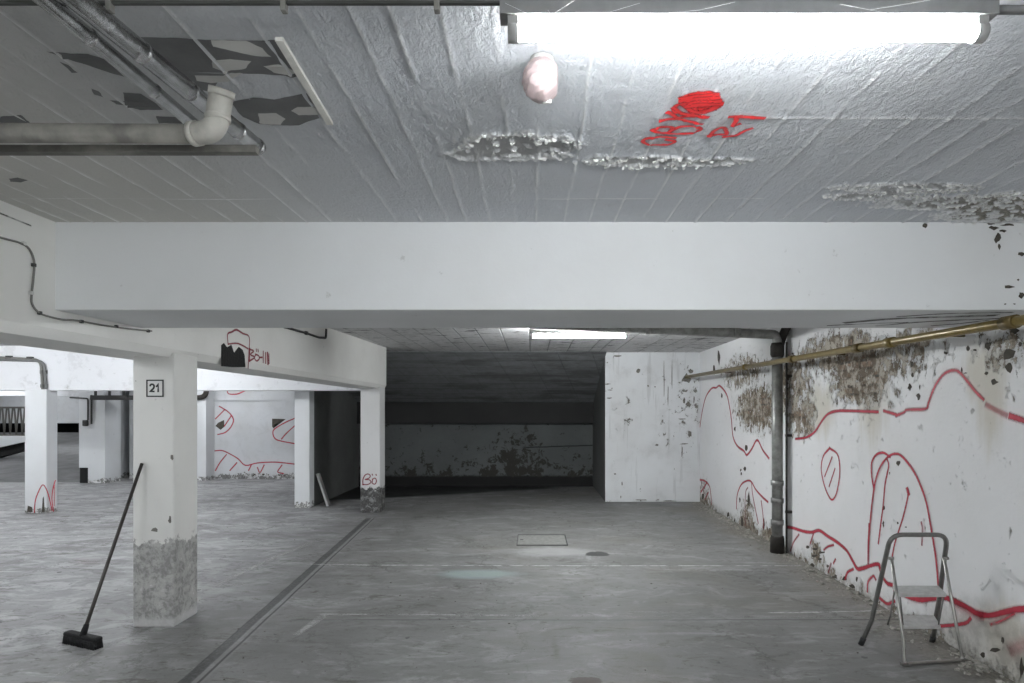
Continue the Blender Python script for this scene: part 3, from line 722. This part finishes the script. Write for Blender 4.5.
# long beam face
pt = Paint((1, 0, 0)); Z = zm(180, 310, 6.4, bf)
for s_, w in ((((305, 215), (303, 155), (330, 140), (360, 127), (400, 150), (440, 172), (440, 260), (434, 368)), .030), (((308, 218), (360, 213), (400, 228), (432, 247)), .026),
              (((445, 250), (443, 325)), .030), (((443, 252), (470, 262), (448, 285), (476, 302), (443, 326)), .028),
              (((482, 285), (500, 292), (505, 312), (488, 326), (475, 308), (482, 285)), .028), (((486, 254), (487, 260)), .03), (((497, 256), (498, 263)), .03), (((507, 303), (522, 303)), .03),
              (((530, 268), (530, 332)), .032), (((545, 278), (545, 336)), .034), (((558, 280), (560, 340)), .05), (((566, 285), (567, 338)), .03)):
    pt.stroke(Z(*s_), w, 1, 0, len(s_) > 3)
pt.patch(Z((262, 360), (262, 225), (280, 210), (300, 238), (328, 222), (345, 272), (375, 235), (400, 255), (413, 290), (418, 366), (330, 366)), 1, .0015)
bmesh.ops.triangulate(pt.bm, faces=[f for f in pt.bm.faces if len(f.verts) > 4])
link('graffiti', pt.bm, [M['redd'], M['black']], lbeam, label='red sprayed arch and letters beside a black soot mark')
# chips on the front column and the pier
pt = Paint((0, -1, 0)); c21 = lambda px, py: P(px, py, 4.85)
for q in ((172, 457, 2, 5), (170, 520, 2, 5), (136, 381, .6, .8), (155, 530, 5, 3)): pt.patch(ragged(c21, *q), 0, .0015)
bmesh.ops.triangulate(pt.bm, faces=pt.bm.faces[:]); link('bare_patch', pt.bm, M['scuff'], col21, label='small grey chips in the paint')
pt = Paint((0, -1, 0)); pr_ = lambda px, py: P(px, py, 11.46)
for q in ((638, 371, 3, 2.4), (607, 384, 4, .8), (610, 390, 3, .7), (609, 398, 4, .8), (648, 386, 1.4, 1.4), (655, 387, 1, 1), (690, 434, 2, 4), (684, 444, 5, 1), (682, 451, .9, 7), (657, 445, 2.5, 1.3), (686, 379, 5, 6), (691, 371, 3, 3), (684, 401, 1.5, 4), (681, 419, 5, .7), (622, 484, 1, 2.5), (615, 474, 2, 1), (618, 356, 6, 1), (668, 395, .6, 12), (664, 380, .5, 25), (672, 378, .5, 20), (694, 400, 1, 5), (640, 500, 10, .8), (670, 501, 8, .7)):
    pt.patch(ragged(pr_, *q), 0, .002)
bmesh.ops.triangulate(pt.bm, faces=pt.bm.faces[:]); link('bare_patch', pt.bm, M['scuff'], bpy.data.objects['wall_pier'], label='grey chips and runs in the paint')
# column with bare foot
pt = Paint((0, -1, 0)); Z = zm(340, 470, 11.38, lambda px, py: P(px, py, 10.27))
for s_ in (((262, 165), (262, 110), (285, 60), (320, 45), (345, 65), (330, 92), (285, 108), (335, 112), (352, 140), (315, 165), (262, 165)), ((372, 105), (400, 92), (415, 125), (398, 160), (368, 148), (372, 105)), ((368, 50), (370, 55)), ((411, 52), (413, 58))):
    pt.stroke(Z(*s_), .030)
link('graffiti', pt.bm, M['redd'], colB, label='two dark red sprayed letters')
pt = Paint((0, -1, 0)); Z = zm(0, 330, 3.417, lambda px, py: P(px, py, 10.2))
for s_, w in ((((118, 622), (122, 580), (138, 540), (150, 530), (165, 560), (178, 615)), .032), (((189, 515), (181, 545), (178, 580), (183, 618)), .03), (((186, 530), (186, 600)), .02)):
    pt.stroke(Z(*s_), w)
pt.patch(Z((143, 622), (146, 575), (150, 568), (153, 622)), 1); pt.patch(Z((93, 622), (95, 600), (110, 605), (112, 622)), 1)
link('graffiti', pt.bm, [M['red'], M['chip']], colL, label='red sprayed arch')
# hall back wall
pt = Paint((0, -1, 0)); Z = zm(190, 380, 6.21, lambda px, py: P(px, py, YH))
for s_ in (((185, 165), (240, 200), (270, 245), (255, 290), (220, 325), (175, 338)), ((215, 185), (160, 240)), ((255, 225), (215, 285)), ((720, 205), (650, 238), (600, 260), (530, 300), (515, 330), (530, 365), (570, 380), (650, 395)), ((650, 285), (600, 330), (570, 365)),
           ((155, 440), (200, 438), (250, 460), (300, 490), (345, 530), (420, 515), (530, 510), (650, 522)), ((225, 465), (185, 515), (160, 560)), ((290, 515), (250, 560)), ((380, 530), (365, 560)), ((420, 545), (435, 575), (460, 530)), ((570, 530), (545, 570), (578, 580)), ((232, 62), (240, 85), (290, 88), (340, 68))):
    pt.stroke(Z(*s_), .05, .9)
pt.patch(Z((158, 285), (175, 265), (212, 248), (214, 290), (190, 310)), 1); pt.patch(Z((510, 240), (595, 243), (560, 262), (525, 275), (518, 300), (510, 290)), 1)
for i in range(16):
    pt.patch(ragged(lambda px, py: P(px, py, YH), random.uniform(205, 300), 476 - abs(random.gauss(0, 2.5)), random.uniform(.6, 2), random.uniform(.4, 1.2)), 1)
bmesh.ops.triangulate(pt.bm, faces=[f for f in pt.bm.faces if len(f.verts) > 4])
link('graffiti', pt.bm, [M['red'], M['chip']], hall_back, label='red sprayed curves')

# ------------------------------------------------------------------ lamps
def lamp(x0, x1, y, zt, tube_mat, label, group=None, cap=CEIL):
    t = thing('fluorescent_lamp', ((x0 + x1) / 2, y, cap), label, 'lamp', group)
    top = CEIL if y < 4 else cap
    if top - cap > .02:
        for xx in (x0 + .15, x1 - .15): link('hanger', T([(xx, y, cap - .005), (xx, y, top)], .006, 8), M['holder'], t)
    bm = bmesh.new(); w = .052
    pr = [(-.034, cap), (-.034, cap - .012), (-.026, cap - .018), (-.026, zt + .034), (.026, zt + .034), (.034, cap)]
    va = [[bm.verts.new((x, y + a, z)) for a, z in pr] for x in (x0 - .02, x1 + .02)]
    bm.faces.new(va[0]); bm.faces.new(va[1][::-1])
    for i in range(6): bm.faces.new((va[0][i], va[0][(i + 1) % 6], va[1][(i + 1) % 6], va[1][i]))
    link('housing', bm, M['lampbody'], t)
    bm = bmesh.new(); tube(bm, [(x0 + .025, y, zt), (x1 - .025, y, zt)], .020, 14)
    link('tube', bm, tube_mat, t, label='glowing white tube')
    for xa, xb in ((x0, x0 + .026), (x1 - .026, x1)):
        bm = bmesh.new(); tube(bm, [(xa, y, zt), (xb, y, zt)], .024, 14); box(bm, (xa, y - .018, zt), (xb, y + .018, zt + .04))
        link('lamp_holder', bm, M['holder'], t)
    return t
DL = 1.58
L0, L1x = P(508, 33, DL).x, P(984, 33, DL).x
ZT = P(0, 33, DL).z
lamp(L0, L1x, DL, ZT, M['tube1'], 'long lit fluorescent batten lamp under the rough ceiling, nearest and largest', None, 2.745)
lamp(P(531, 336, 7.75).x, P(627, 336, 7.75).x, 7.75, 2.62, M['tube2'], 'small lit fluorescent lamp seen under the wide beam', None, 2.765)
for i, (x, y) in enumerate(((-5.6, 8.3), (-8.6, 8.0), (-12, 8.3), (-7.4, 13.2), (-12.3, 13.0), (-6.0, 3.0), (-4.9, 1.2), (-14.5, 20.5), (-19.5, 22.5), (-15.8, 16.4))):  # unseen lamps; near-column and ramp ones added to brighten column, railing and parapet
    lamp(x - .61, x + .61, y, 2.62, M['tubeh'], 'unseen fluorescent lamp over the hall or ramp', 'fluorescent lamps of the hall', 2.85 if y > 14 else (2.765 if y > 4.1 else CEIL))
for x, y in ((-1.9, -.9), (.5, -1.0), (2.0, -1.2), (.4, -3.0)):  # unseen lamps added behind the camera as fill, hung low to reach the ceiling
    rl = lamp(x - .6, x + .6, y, 1.92, M['tubefill'], 'added fluorescent fill lamp hung unseen behind the viewer', 'added fill lamps behind the viewer', 2.0)
    rl.rotation_euler = (0, 0, math.pi / 2)

# bar and conduit the long lamp hangs on
zb_ = P(0, 3.5, DL).z
t = thing('ceiling_bar', (-1.2, DL, CEIL), 'thin dark bar hung under the ceiling, running into the long lamp', 'bar')
link('bar', B((-2.80, DL - .006, zb_ - .003), (L0 + .02, DL + .006, zb_ + .006), .002), M['cablek'], t)
for px in (110, 284, 437):
    x = (px - CX) / F * DL; link('clip', B((x - .007, DL - .01, zb_ - .022), (x + .007, DL + .01, CEIL), .002), M['cable'], t)
t = thing('ceiling_conduit', (2, DL, CEIL), 'grey conduit running from the long lamp to the peeling wall', 'conduit')
zc_ = P(0, 10, DL).z
link('conduit', T([(L1x + .01, DL, zc_), (2.98, DL, zc_)], .011, 8), M['lampbody'], t)
link('clip', B((1.9, DL - .015, zc_ - .014), (1.92, DL + .015, CEIL), .003), M['cable'], t)
# cobweb threads
bm = bmesh.new()
for q in (((505, 3), (545, 22), (560, 30)), ((575, 0), (556, 12), (548, 22)), ((560, 30), (548, 10)), ((575, 12), (610, 12), (640, 3)), ((610, 12), (630, 16)), ((660, 14), (700, 10), (735, 2)), ((840, 4), (890, 14)), ((870, 10), (930, 0))):
    tube(bm, [P(px, py, DL - .045) for px, py in q], .0003, 4)
tag(link('cobweb', bm, M['web']), 'dusty cobweb threads hanging over the long lamp batten', 'cobweb', None, 'stuff')

# ------------------------------------------------------------------ pipes at the ceiling, top left
def cx(px, py, z): d = (z - H) * F / (CY - py); return P(px, py, d)
a1, e1 = cx(78, 0, 2.70), cx(259, 148, 2.70)
t = thing('lagged_pipe', e1, 'thick silver pipe under the ceiling with open cut end', 'pipe')
ln = lambda a, b, k: a.lerp(b, k)
link('pipe', T([ln(a1, e1, -2.5), e1], .029, 18), M['silver'], t, label='silver foil lagging')
for k in (.25, .5, .82, .97):
    link('clip_band', T([ln(a1, e1, k), ln(a1, e1, k + .02)], .031, 16), M['silver'], t)
a2, e2 = cx(49, 3, 2.69), cx(197, 127, 2.69)
t = thing('lagged_pipe', e2, 'thin silver pipe under the ceiling beside the thick one', 'pipe')
link('pipe', T([ln(a2, e2, -2.5), e2], .0215, 16), M['silver'], t, label='silver foil lagging')
for k in (.2, .62):
    link('clip_band', T([ln(a2, e2, k), ln(a2, e2, k + .02)], .0235, 14), M['silver'], t)
t = thing('drain_pipe', (-2.0, 1.98, 2.6), 'dirty grey horizontal pipe with pale elbow under the silver pipes', 'pipe')
h0 = P(193, 134, 1.93)
link('pipe', T([(-2.8, h0.y, h0.z + .01), h0], .029, 18), M['oldpipe'], t)
el = fillet([h0, P(215.5, 131, 1.91), P(222, 90, 1.88)], .06, 9)
link('elbow', T(el, .0345, 20), M['pvc'], t, label='pale plastic elbow')
for p, q in ((el[0], el[0] + (el[1] - el[0]).normalized() * .02), (el[-1] - (el[-1] - el[-2]).normalized() * .018, el[-1] + Vector((0, 0, .002))), (el[-2] - Vector((0, 0, .012)), el[-2] + Vector((0, 0, .004)))):
    link('collar', T([p, q], .0375, 20), M['pvc'], t)
t = tag(link('support_rail', B((-2.8, 2.045, h0.z - .008), (P(256, 149, 2.05).x, 2.075, h0.z + .016)), M['oldpipe']), 'flat grey rail under the dirty horizontal pipe', 'rail')
# wrapped device on ceiling
c0 = P(542, 82, 1.95)
t = thing('wrapped_detector', (c0.x, c0.y, CEIL), 'round ceiling fitting wrapped in a pinkish plastic bag', 'detector')
bm = bmesh.new(); bmesh.ops.create_icosphere(bm, subdivisions=5, radius=1)
for v in bm.verts:
    q = v.co.copy(); n = mnoise.noise(Vector((q.x * 1.5 + q.z * 2.2, q.y * 1.5, q.z * 5 - q.x * 3))) * .07 + mnoise.noise(q * 6) * .025
    q *= 1 + n
    if q.x > .78: q.x = .78 + (q.x - .78) * .3
    q.x *= 1 + .12 * q.z * -1 * .0
    v.co = Vector((c0.x + q.x * .061 - .001, c0.y + q.y * .062, c0.z + q.z * .068 + .006))
link('bag', bm, M['pink'], t, True)
link('base', T([(c0.x, c0.y, CEIL - .02), (c0.x, c0.y, CEIL)], .038, 20), M['holder'], t)
bm = bmesh.new(); q = P(547, 101, 1.96); box(bm, (q.x - .014, q.y - .006, q.z - .008), (q.x + .014, q.y + .006, q.z + .03)); bevel(bm, .003)
link('bag_knot', bm, M['flake'], t)

# ------------------------------------------------------------------ right wall services
g0, g1 = Vector((2.705, -3.0, 2.123)), Vector((2.84, 11.47, 2.31))
def gp(px): 
    t0, t1 = 0., 1.
    for _ in range(50):
        tm = (t0 + t1) / 2; p = g0.lerp(g1, tm)
        if p.y <= 0 or CX + p.x / p.y * F > px: t0 = tm
        else: t1 = tm
    return g0.lerp(g1, t0)
t = thing('gas_pipe', (2.95, 7, 2.27), 'ochre yellow pipe running along the peeling wall below the wide beam', 'pipe')
link('pipe', T([g0, g1], .030, 16), M['brass'], t)
for px in (858, 792, 745, 1010, 890):
    p = gp(px); dd = (g1 - g0).normalized()
    link('coupling', T([p - dd * .05, p + dd * .05], .040, 16), M['brass'] if px in (745, 890) else M['brassdark'], t)
for px in (930, 820, 715):
    p = gp(px); link('bracket', T([(p.x + .02, p.y, p.z), (wall_x(p.y) + .002, p.y, p.z)], .009, 8), M['brassdark'], t)
# soil pipe
dx, dy = 2.915, 7.40
t = thing('soil_pipe', (dx, dy, 0), 'grey vertical soil pipe with collars standing against the peeling wall', 'pipe')
link('pipe', T([(dx, dy, .10), (dx, dy, 2.42)], .062, 20), M['iron'], t)
link('boot', T([(dx, dy, 0), (dx, dy, .17), (dx, dy, .20)], [.082, .080, .070], 20), M['rust'], t, label='black rusty foot')
for z in (.36, .62, .83, 2.28):
    link('collar', T([(dx, dy, z - .03), (dx, dy, z - .028), (dx, dy, z + .028), (dx, dy, z + .03)], [.064, .074, .074, .064], 20), M['iron'], t)
link('junction', T([(dx, dy, 2.33), (dx, dy, 2.36), (dx, dy, 2.46), (dx, dy, 2.50)], [.066, .078, .078, .064], 20), M['rust'], t)
lp = P(530, 324.5, 7.3)
link('branch_pipe', T([(dx, dy, 2.46), (dx, dy, 2.60), (lp.x, 7.3, lp.z)], .056, 18, .16), M['iron'], t, label='grey branch pipe under the ceiling')
q0 = Vector((2.2, 7.33, 2.615))
for px in (648, 737):
    x = (px - CX) / F * 7.33; zz = 2.60 + (lp.z - 2.60) * (dx - x) / (dx - lp.x)
    link('collar', T([(x - .03, 7.33, zz), (x + .03, 7.33, zz)], .064, 18), M['iron'], t)
link('branch_pipe', T([(dx + .03, dy + .03, 2.44), (dx + .06, dy, 2.58), (dx + .06, dy - .25, 2.755)], .05, 16, .08), M['rust'], t, label='dark branch rising to the ceiling')
t = thing('riser_pipe', (3.015, 7.25, 0), 'thin dark riser pipe close behind the grey soil pipe', 'pipe')
link('pipe', T([(2.985, 7.30, 0), (2.985, 7.30, 2.5)], .012, 12), M['rust'], t)
for z in (.5, 1.4, 2.1):
    link('clip', B((2.972, 7.285, z - .015), (wall_x(7.3) + .002, 7.315, z + .015), .003), M['rust'], t)

# ------------------------------------------------------------------ cable on the long beam
def on_face(px, py, off=.012): p = bf(px, py); p.x += off; return p
t = thing('electric_cable', bf(30, 280), 'thin grey cable clipped to the long beam, bending down beneath the wide beam', 'cable')
pts = [on_face(-60, 222), on_face(0, 238), on_face(18, 243), on_face(27, 249), on_face(32, 262), on_face(31, 280), on_face(29.5, 294), on_face(30, 304), on_face(36, 312), on_face(45, 316), on_face(60, 319.5), on_face(75, 320.5), on_face(100, 325), on_face(125, 328.5), on_face(150, 331)]
link('cable', T(smooth_line(pts), .0058, 8), M['cable'], t)
for px, py in ((22, 243.5), (32, 265), (29.5, 293), (38, 313), (80, 321.5), (115, 326.5), (147, 331)):
    p = bf(px, py); link('clip', B((p.x + .0004, p.y - .010, p.z - .010), (p.x + .019, p.y + .010, p.z + .010), .003), M['flake'] if px in (22, 29.5) else M['cablek'], t)
t = thing('electric_cable', bf(320, 335), 'short dark cable stub on the long beam beyond the wide beam', 'cable')
link('cable', T([on_face(283, 327), on_face(305, 333), on_face(318, 337.5), on_face(325, 338), on_face(325.3, 329)], .014, 8, .03), M['cablek'], t)
link('clip', B(tuple(bf(305, 333) + Vector((.001, -.03, -.02))), tuple(bf(305, 333) + Vector((.03, .03, .02))), .004), M['cablek'], t)
# conduits on hall cross beam
hx = lambda px, py, o=.02: P(px, py, 10.27 - o)
t = thing('wall_conduit', hx(43, 370), 'pair of grey conduits bending down the cross beam above the arch column', 'conduit')
link('conduit', T([hx(-40, 355.5), hx(41, 360), hx(43, 390)], .024, 8, .12), M['cable'], t)
link('conduit', T([hx(-40, 359), hx(44, 361, .03), hx(46.5, 391, .03)], .020, 8, .12), M['lampbody'], t)
for px, py in ((9, 357.5), (30, 358.5), (43.5, 372), (44, 386)):
    p = hx(px, py); link('clip', B((p.x - .05, p.y - .02, p.z - .03), (p.x + .05, 10.28, p.z + .03), .006), M['cablek'], t)
# cable tray and pipe along far lintel
t = thing('cable_tray', P(110, 397, 14.2), 'dark cable tray below the far lintel beside the pillar', 'tray')
link('tray', B((P(96, 400, 14.2).x, 14.0, P(0, 400, 14.2).z), (P(134, 400, 14.2).x, 14.3, P(0, 395.5, 14.2).z), .01), M['cablek'], t)
for px in (98, 112, 126):
    x = P(px, 0, 14.2).x; link('hanger', B((x - .02, 14.1, P(0, 396, 14.2).z), (x + .02, 14.14, 2.77)), M['cablek'], t)
t = thing('wall_conduit', P(92, 420, 14.37), 'thin dark conduit dropping to a switch box on the ramp pillar', 'conduit')
link('conduit', T([P(70, 397.5, 14.37), P(88, 398.5, 14.37), P(88, 420, 14.37)], .018, 8, .05), M['cablek'], t)
link('switch_box', B(tuple(P(84.5, 426, 14.40) + Vector((0, -.08, 0))), tuple(P(88.8, 420, 14.4)), .015), M['cablek'], t)
link('conduit', T([P(91.5, 395, 14.37), P(91.5, 424, 14.37)], .02, 8), M['cablek'], t)
t = thing('bent_pipe', P(203, 390, 14.7), 'short dark bent pipe beside the narrow pilaster', 'pipe')
link('pipe', T([P(190, 397.5, 14.84), P(206, 397.5, 14.84), P(207, 383, 14.84)], .06, 10, .2), M['rust'], t)
link('flange', T([P(190, 397.5, 14.84), P(192, 397.5, 14.84)], .085, 12), M['rust'], t)
# railing on ramp, far left
t = thing('railing', P(12, 435, 20), 'grey metal railing of upright bars above the white parapet', 'railing')
zb, zt = P(0, 435.5, 20).z, P(0, 408.5, 20).z
for i, px in enumerate((-12, -8, -4, 0, 3, 6, 9, 12, 15, 18, 21, 24, 28, 32)):
    p = P(px, 420, 20); link('bar', T([(p.x - (.07 if i % 2 else -.05), 20, zb), (p.x + (.02 if i % 2 else -.02), 20, zt)], .024, 8), M['cable'], t)
link('rail', B((P(-16, 0, 20).x, 19.95, zb - .05), (P(36, 0, 20).x, 20.05, zb + .04)), M['cable'], t)
link('rail', B((P(-16, 0, 20).x, 19.95, zt), (P(36, 0, 20).x, 20.05, zt + .06)), M['cable'], t)

# ------------------------------------------------------------------ number sign
s0, s1 = P(147, 397, 4.85), P(164.3, 379.7, 4.85)
t = thing('number_sign', (s0.x, 4.846, s0.z), 'square white sign with black number 21 on the front column', 'sign')
link('panel', B((s0.x, 4.842, s0.z), (s1.x, 4.851, s1.z), .002), M['sign'], t)
w = .010; bm = bmesh.new()
for a, b in (((s0.x, s0.z), (s1.x, s0.z + w)), ((s0.x, s1.z - w), (s1.x, s1.z)), ((s0.x, s0.z + w), (s0.x + w, s1.z - w)), ((s1.x - w, s0.z + w), (s1.x, s1.z - w))):
    box(bm, (a[0], 4.8395, a[1]), (b[0], 4.843, b[1]))
link('border', bm, M['signk'], t, label='black border')
def digit(label, pts, cx_, z0, sx, sz, w):
    bm = bmesh.new(); pts = [Vector((cx_ + x * sx, 0, z0 + z * sz)) for x, z in pts]; rows = []
    for i, p in enumerate(pts):
        a = (p - pts[i - 1]).normalized() if i else (pts[1] - p).normalized()
        b = (pts[i + 1] - p).normalized() if i < len(pts) - 1 else a
        n = Vector((-(a + b).z, 0, (a + b).x)).normalized(); k = w * .5 / max(.55, n.dot(Vector((-a.z, 0, a.x))))
        rows.append([bm.verts.new(Vector((q.x, yy, q.z))) for q in (p + n * k, p - n * k) for yy in (4.8395, 4.843)])
    for r, q in zip(rows, rows[1:]):
        for u, v in ((0, 1), (1, 3), (3, 2), (2, 0)): bm.faces.new((r[u], r[v], q[v], q[u]))
    for r in (rows[0], rows[-1]): bm.faces.new((r[0], r[1], r[3], r[2]))
    link('numeral', bm, M['signk'], t, label=label)
mx = (s0.x + s1.x) / 2; zc = s0.z + .038
digit('black numeral 2', ((-.42, .70), (-.36, .86), (-.16, .955), (.14, .945), (.34, .82), (.36, .64), (.22, .44), (-.22, .17), (-.36, .08), (.44, .08)), mx - .021, zc, .040, .064, .0135)
digit('black numeral 1', ((-.34, .66), (-.10, .76), (.08, .94), (.08, 0)), mx + .022, zc, .040, .064, .0135)

# ------------------------------------------------------------------ broom
hb0 = Vector((-3.235, 4.47, .105)); top = Vector((-3.045, 4.829, 1.285))
t = thing('broom', (hb0.x, hb0.y, 0), 'black push broom leaning against the column with the number sign', 'broom')
dh = (top - hb0).normalized()
link('handle', T([hb0 - dh * .03, hb0 + dh * .2, top], [.0135, .0125, .012], 12), M['broom'], t)
ang = math.atan2(4.39 - 4.56, -3.045 + 3.457)
bm = bmesh.new(); box(bm, (-.180, -.032, .050), (.180, .032, .085)); bevel(bm, .016, 4)
bmesh.ops.transform(bm, matrix=Matrix.Translation((-3.25, 4.475, 0)) @ Matrix.Rotation(ang, 4, 'Z'), verts=bm.verts[:])
link('brush_block', bm, M['bristle'], t)
bm = bmesh.new()
for i in range(46):
    for j in range(7):
        x = -.17 + .34 * i / 45; y = -.024 + .048 * j / 6
        x += random.uniform(-.004, .004)
        sx, sy = x * 1.02 + random.uniform(-.004, .004), y * 1.25 + random.uniform(-.005, .005)
        tube(bm, [(x, y, .056), (sx, sy, .001)], [.0060, .005], 4)
bmesh.ops.transform(bm, matrix=Matrix.Translation((-3.25, 4.475, 0)) @ Matrix.Rotation(ang, 4, 'Z'), verts=bm.verts[:])
link('bristles', bm, M['bristle'], t)
link('socket', T([hb0 - dh * .035, hb0 + dh * .05], [.024, .017], 12), M['bristle'], t)

# ------------------------------------------------------------------ step ladder
t = thing('step_ladder', (2.66, 4.33, 0), 'small grey two-step folding ladder standing by the sprayed wall', 'step ladder')
RL = [Vector((2.375, 4.485, .012)), Vector((2.43, 4.45, .19)), Vector((2.452, 4.25, .845)), Vector((2.842, 4.25, .845)), Vector((2.895, 4.45, .19)), Vector((2.925, 4.54, .012))]
fr = [RL[0], RL[1]] + fillet([RL[1], RL[2], RL[3], RL[4]], .085, 8)[1:-1] + [RL[4], RL[5]]
link('rear_frame', T(fr, .0155, 12), M['alud'], t, True, 'dark steel rear frame with handrail')
FLt, FRt = Vector((2.464, 4.262, .68)), Vector((2.826, 4.262, .68))
FL = [FLt, Vector((2.482, 4.15, .14)), Vector((2.470, 4.125, .012)), Vector((2.905, 4.185, .012)), Vector((2.893, 4.20, .10)), FRt]
ff = [FL[0]] + fillet(FL, .03, 5)[1:-1] + [FL[5]]
link('front_frame', T(ff, .0105, 10), M['alu'], t, True, 'bright steel front frame with floor bar')
def tread(f0, f1, yf, r0, r1, yr, z, zr):
    bm = bmesh.new(); q = [(f0, yf, z), (f1, yf, z), (r1, yr, zr), (r0, yr, zr)]
    hexa(bm, [(x, y, h - .026) for x, y, h in q] + q); bevel(bm, .005, 2)
    for k in range(6):
        t0, t1 = (k + .8) / 7, (k + 1.05) / 7
        L = lambda t, e: Vector((f0 + (r0 - f0) * t + e, yf + (yr - yf) * t, z + (zr - z) * t)); Rr = lambda t, e: Vector((f1 + (r1 - f1) * t - e, yf + (yr - yf) * t, z + (zr - z) * t))
        up_ = Vector((0, 0, .0025)); dn = Vector((0, 0, -.002))
        hexa(bm, [L(t0, .012) + dn, Rr(t0, .012) + dn, Rr(t1, .012) + dn, L(t1, .012) + dn, L(t0, .012) + up_, Rr(t0, .012) + up_, Rr(t1, .012) + up_, L(t1, .012) + up_])
    return bm
link('step', tread(2.486, 2.812, 4.215, 2.535, 2.862, 4.375, .452, .462), M['tread'], t)
link('step', tread(2.530, 2.790, 4.240, 2.600, 2.845, 4.40, .226, .246), M['tread'], t)
for x in (2.548, 2.862):
    link('strut', T([(x, 4.365, .445), (x - .012, 4.40, .24), (x - .02, 4.42, .17)], .006, 8), M['alud'], t)
for x0_, x1_ in ((2.50, 2.54), (2.80, 2.782)):
    link('strut', T([(x0_, 4.225, .44), (x1_, 4.255, .22)], .005, 8), M['alud'], t)
for x, y in ((2.462, 4.263), (2.838, 4.263)):
    link('pivot', T([(x - .016, y, .68), (x + .016, y, .68)], .0115, 10), M['alu'], t)
for p, q in ((RL[0], RL[1]), (RL[5], RL[4])):
    dd = (q - p).normalized(); link('foot', T([p - dd * .012, p + dd * .045], .019, 12), M['rubber'], t)
for p in (FL[2], FL[3]):
    link('foot', B((p.x - .022, p.y - .014, 0), (p.x + .022, p.y + .014, .022), .004), M['alud'], t)

# ------------------------------------------------------------------ small things
pb0, pb1 = Vector((-3.62, 10.98, 0)), Vector((-3.845, 11.08, .56))
bm = bmesh.new(); ax = (pb1 - pb0).normalized(); wv = Vector((.02, -1, 0)).normalized() * .065; tv = ax.cross(wv).normalized() * .018
hexa(bm, [pb0 - wv - tv, pb0 + wv - tv, pb0 + wv + tv, pb0 - wv + tv, pb1 - wv - tv, pb1 + wv - tv, pb1 + wv + tv, pb1 - wv + tv])
bm2 = bm; z0 = min(v.co.z for v in bm.verts); bmesh.ops.translate(bm, verts=bm.verts[:], vec=(0, 0, -z0)); bevel(bm, .003, 1)
tag(link('plank', bm, M['plank']), 'short pale plank leaning against the dark partition wall', 'plank')
a, b, c_, d_ = fl(516.5, 545.6), fl(568, 545.4), fl(565, 535), fl(520, 535)
t = thing('drain_cover', ((a.x + b.x) / 2, (a.y + c_.y) / 2, 0), 'square flush drain cover in the concrete floor', 'drain cover')
x0, x1, y0, y1 = a.x, b.x, a.y, c_.y
bm = bmesh.new(); w = .015
for p, q in (((x0, y0), (x1, y0 + w * 2)), ((x0, y1 - w * .6), (x1, y1)), ((x0, y0), (x0 + w * .4, y1)), ((x1 - w, y0), (x1, y1))): box(bm, (*p, -.01), (*q, .006))
link('frame', bm, M['steeld'], t)
link('lid', B((x0 + w, y0 + w * 2, -.01), (x1 - w, y1 - w * 2, .005)), M['iron2'], t)
for xx in (x0 + .06,): link('lifting_slot', B((xx - .02, (y0 + y1) / 2 - .02, .004), (xx + .02, (y0 + y1) / 2 + .02, .0065)), M['steeld'], t)
# crumbs of plaster along the wall
bm = bmesh.new()
def chunk(p, s):
    m = Matrix.Translation(p) @ Matrix.Rotation(random.uniform(0, 6.28), 4, 'Z') @ Matrix.Diagonal((s, s * random.uniform(.5, 1), s * random.uniform(.25, .6), 1))
    r = bmesh.ops.create_icosphere(bm, subdivisions=1, radius=1, matrix=m)
    for v in r['verts']: v.co += Vector((random.uniform(-1, 1), random.uniform(-1, 1), random.uniform(-1, 1))) * s * .22
for i in range(560):
    y = random.uniform(3.6, 11.4); x = wall_x(y) - abs(random.gauss(0, .11)) - .01
    chunk((x, y, .004), min(.04, random.expovariate(95) + .005))
for i in range(60):
    p = fl(random.uniform(960, 1010), random.uniform(655, 676)); chunk((min(p.x, 2.98), p.y, .005), random.uniform(.005, .03))
tag(link('plaster_rubble', bm, M['rubble']), 'crumbs of fallen plaster along the foot of the peeling wall', 'rubble', None, 'stuff')
bm = bmesh.new()
for i in range(110):
    p = fl(random.uniform(200, 900), random.choice((random.uniform(525, 560), random.uniform(560, 680)))); chunk((p.x, p.y, .002), random.uniform(.004, .011))
tag(link('grit', bm, M['chip']), 'scattered dark grit on the floor', 'grit', None, 'stuff')

# ------------------------------------------------------------------ camera, world, view
cam = bpy.data.cameras.new('camera'); cam.sensor_width = 36; cam.lens = F / 1024 * 36
cam.shift_x = -(CX - 512) / 1024; cam.shift_y = (CY - 341.5) / 1024; cam.clip_start = .05
co = bpy.data.objects.new('camera', cam); co.location = (0, 0, H); co.rotation_euler = (math.pi / 2, 0, 0); COL.objects.link(co); SC.camera = co
w = bpy.data.worlds.new('world'); SC.world = w; w.use_nodes = True
w.node_tree.nodes['Background'].inputs[0].default_value = (.6, .65, .7, 1); w.node_tree.nodes['Background'].inputs[1].default_value = .02
vs = SC.view_settings; vs.view_transform = 'Standard'; vs.look = 'None'; vs.exposure = 0.86; vs.gamma = 1.0; vs.use_curve_mapping = False
SC.cycles.max_bounces = 8; SC.cycles.diffuse_bounces = 5; SC.cycles.sample_clamp_indirect = 6
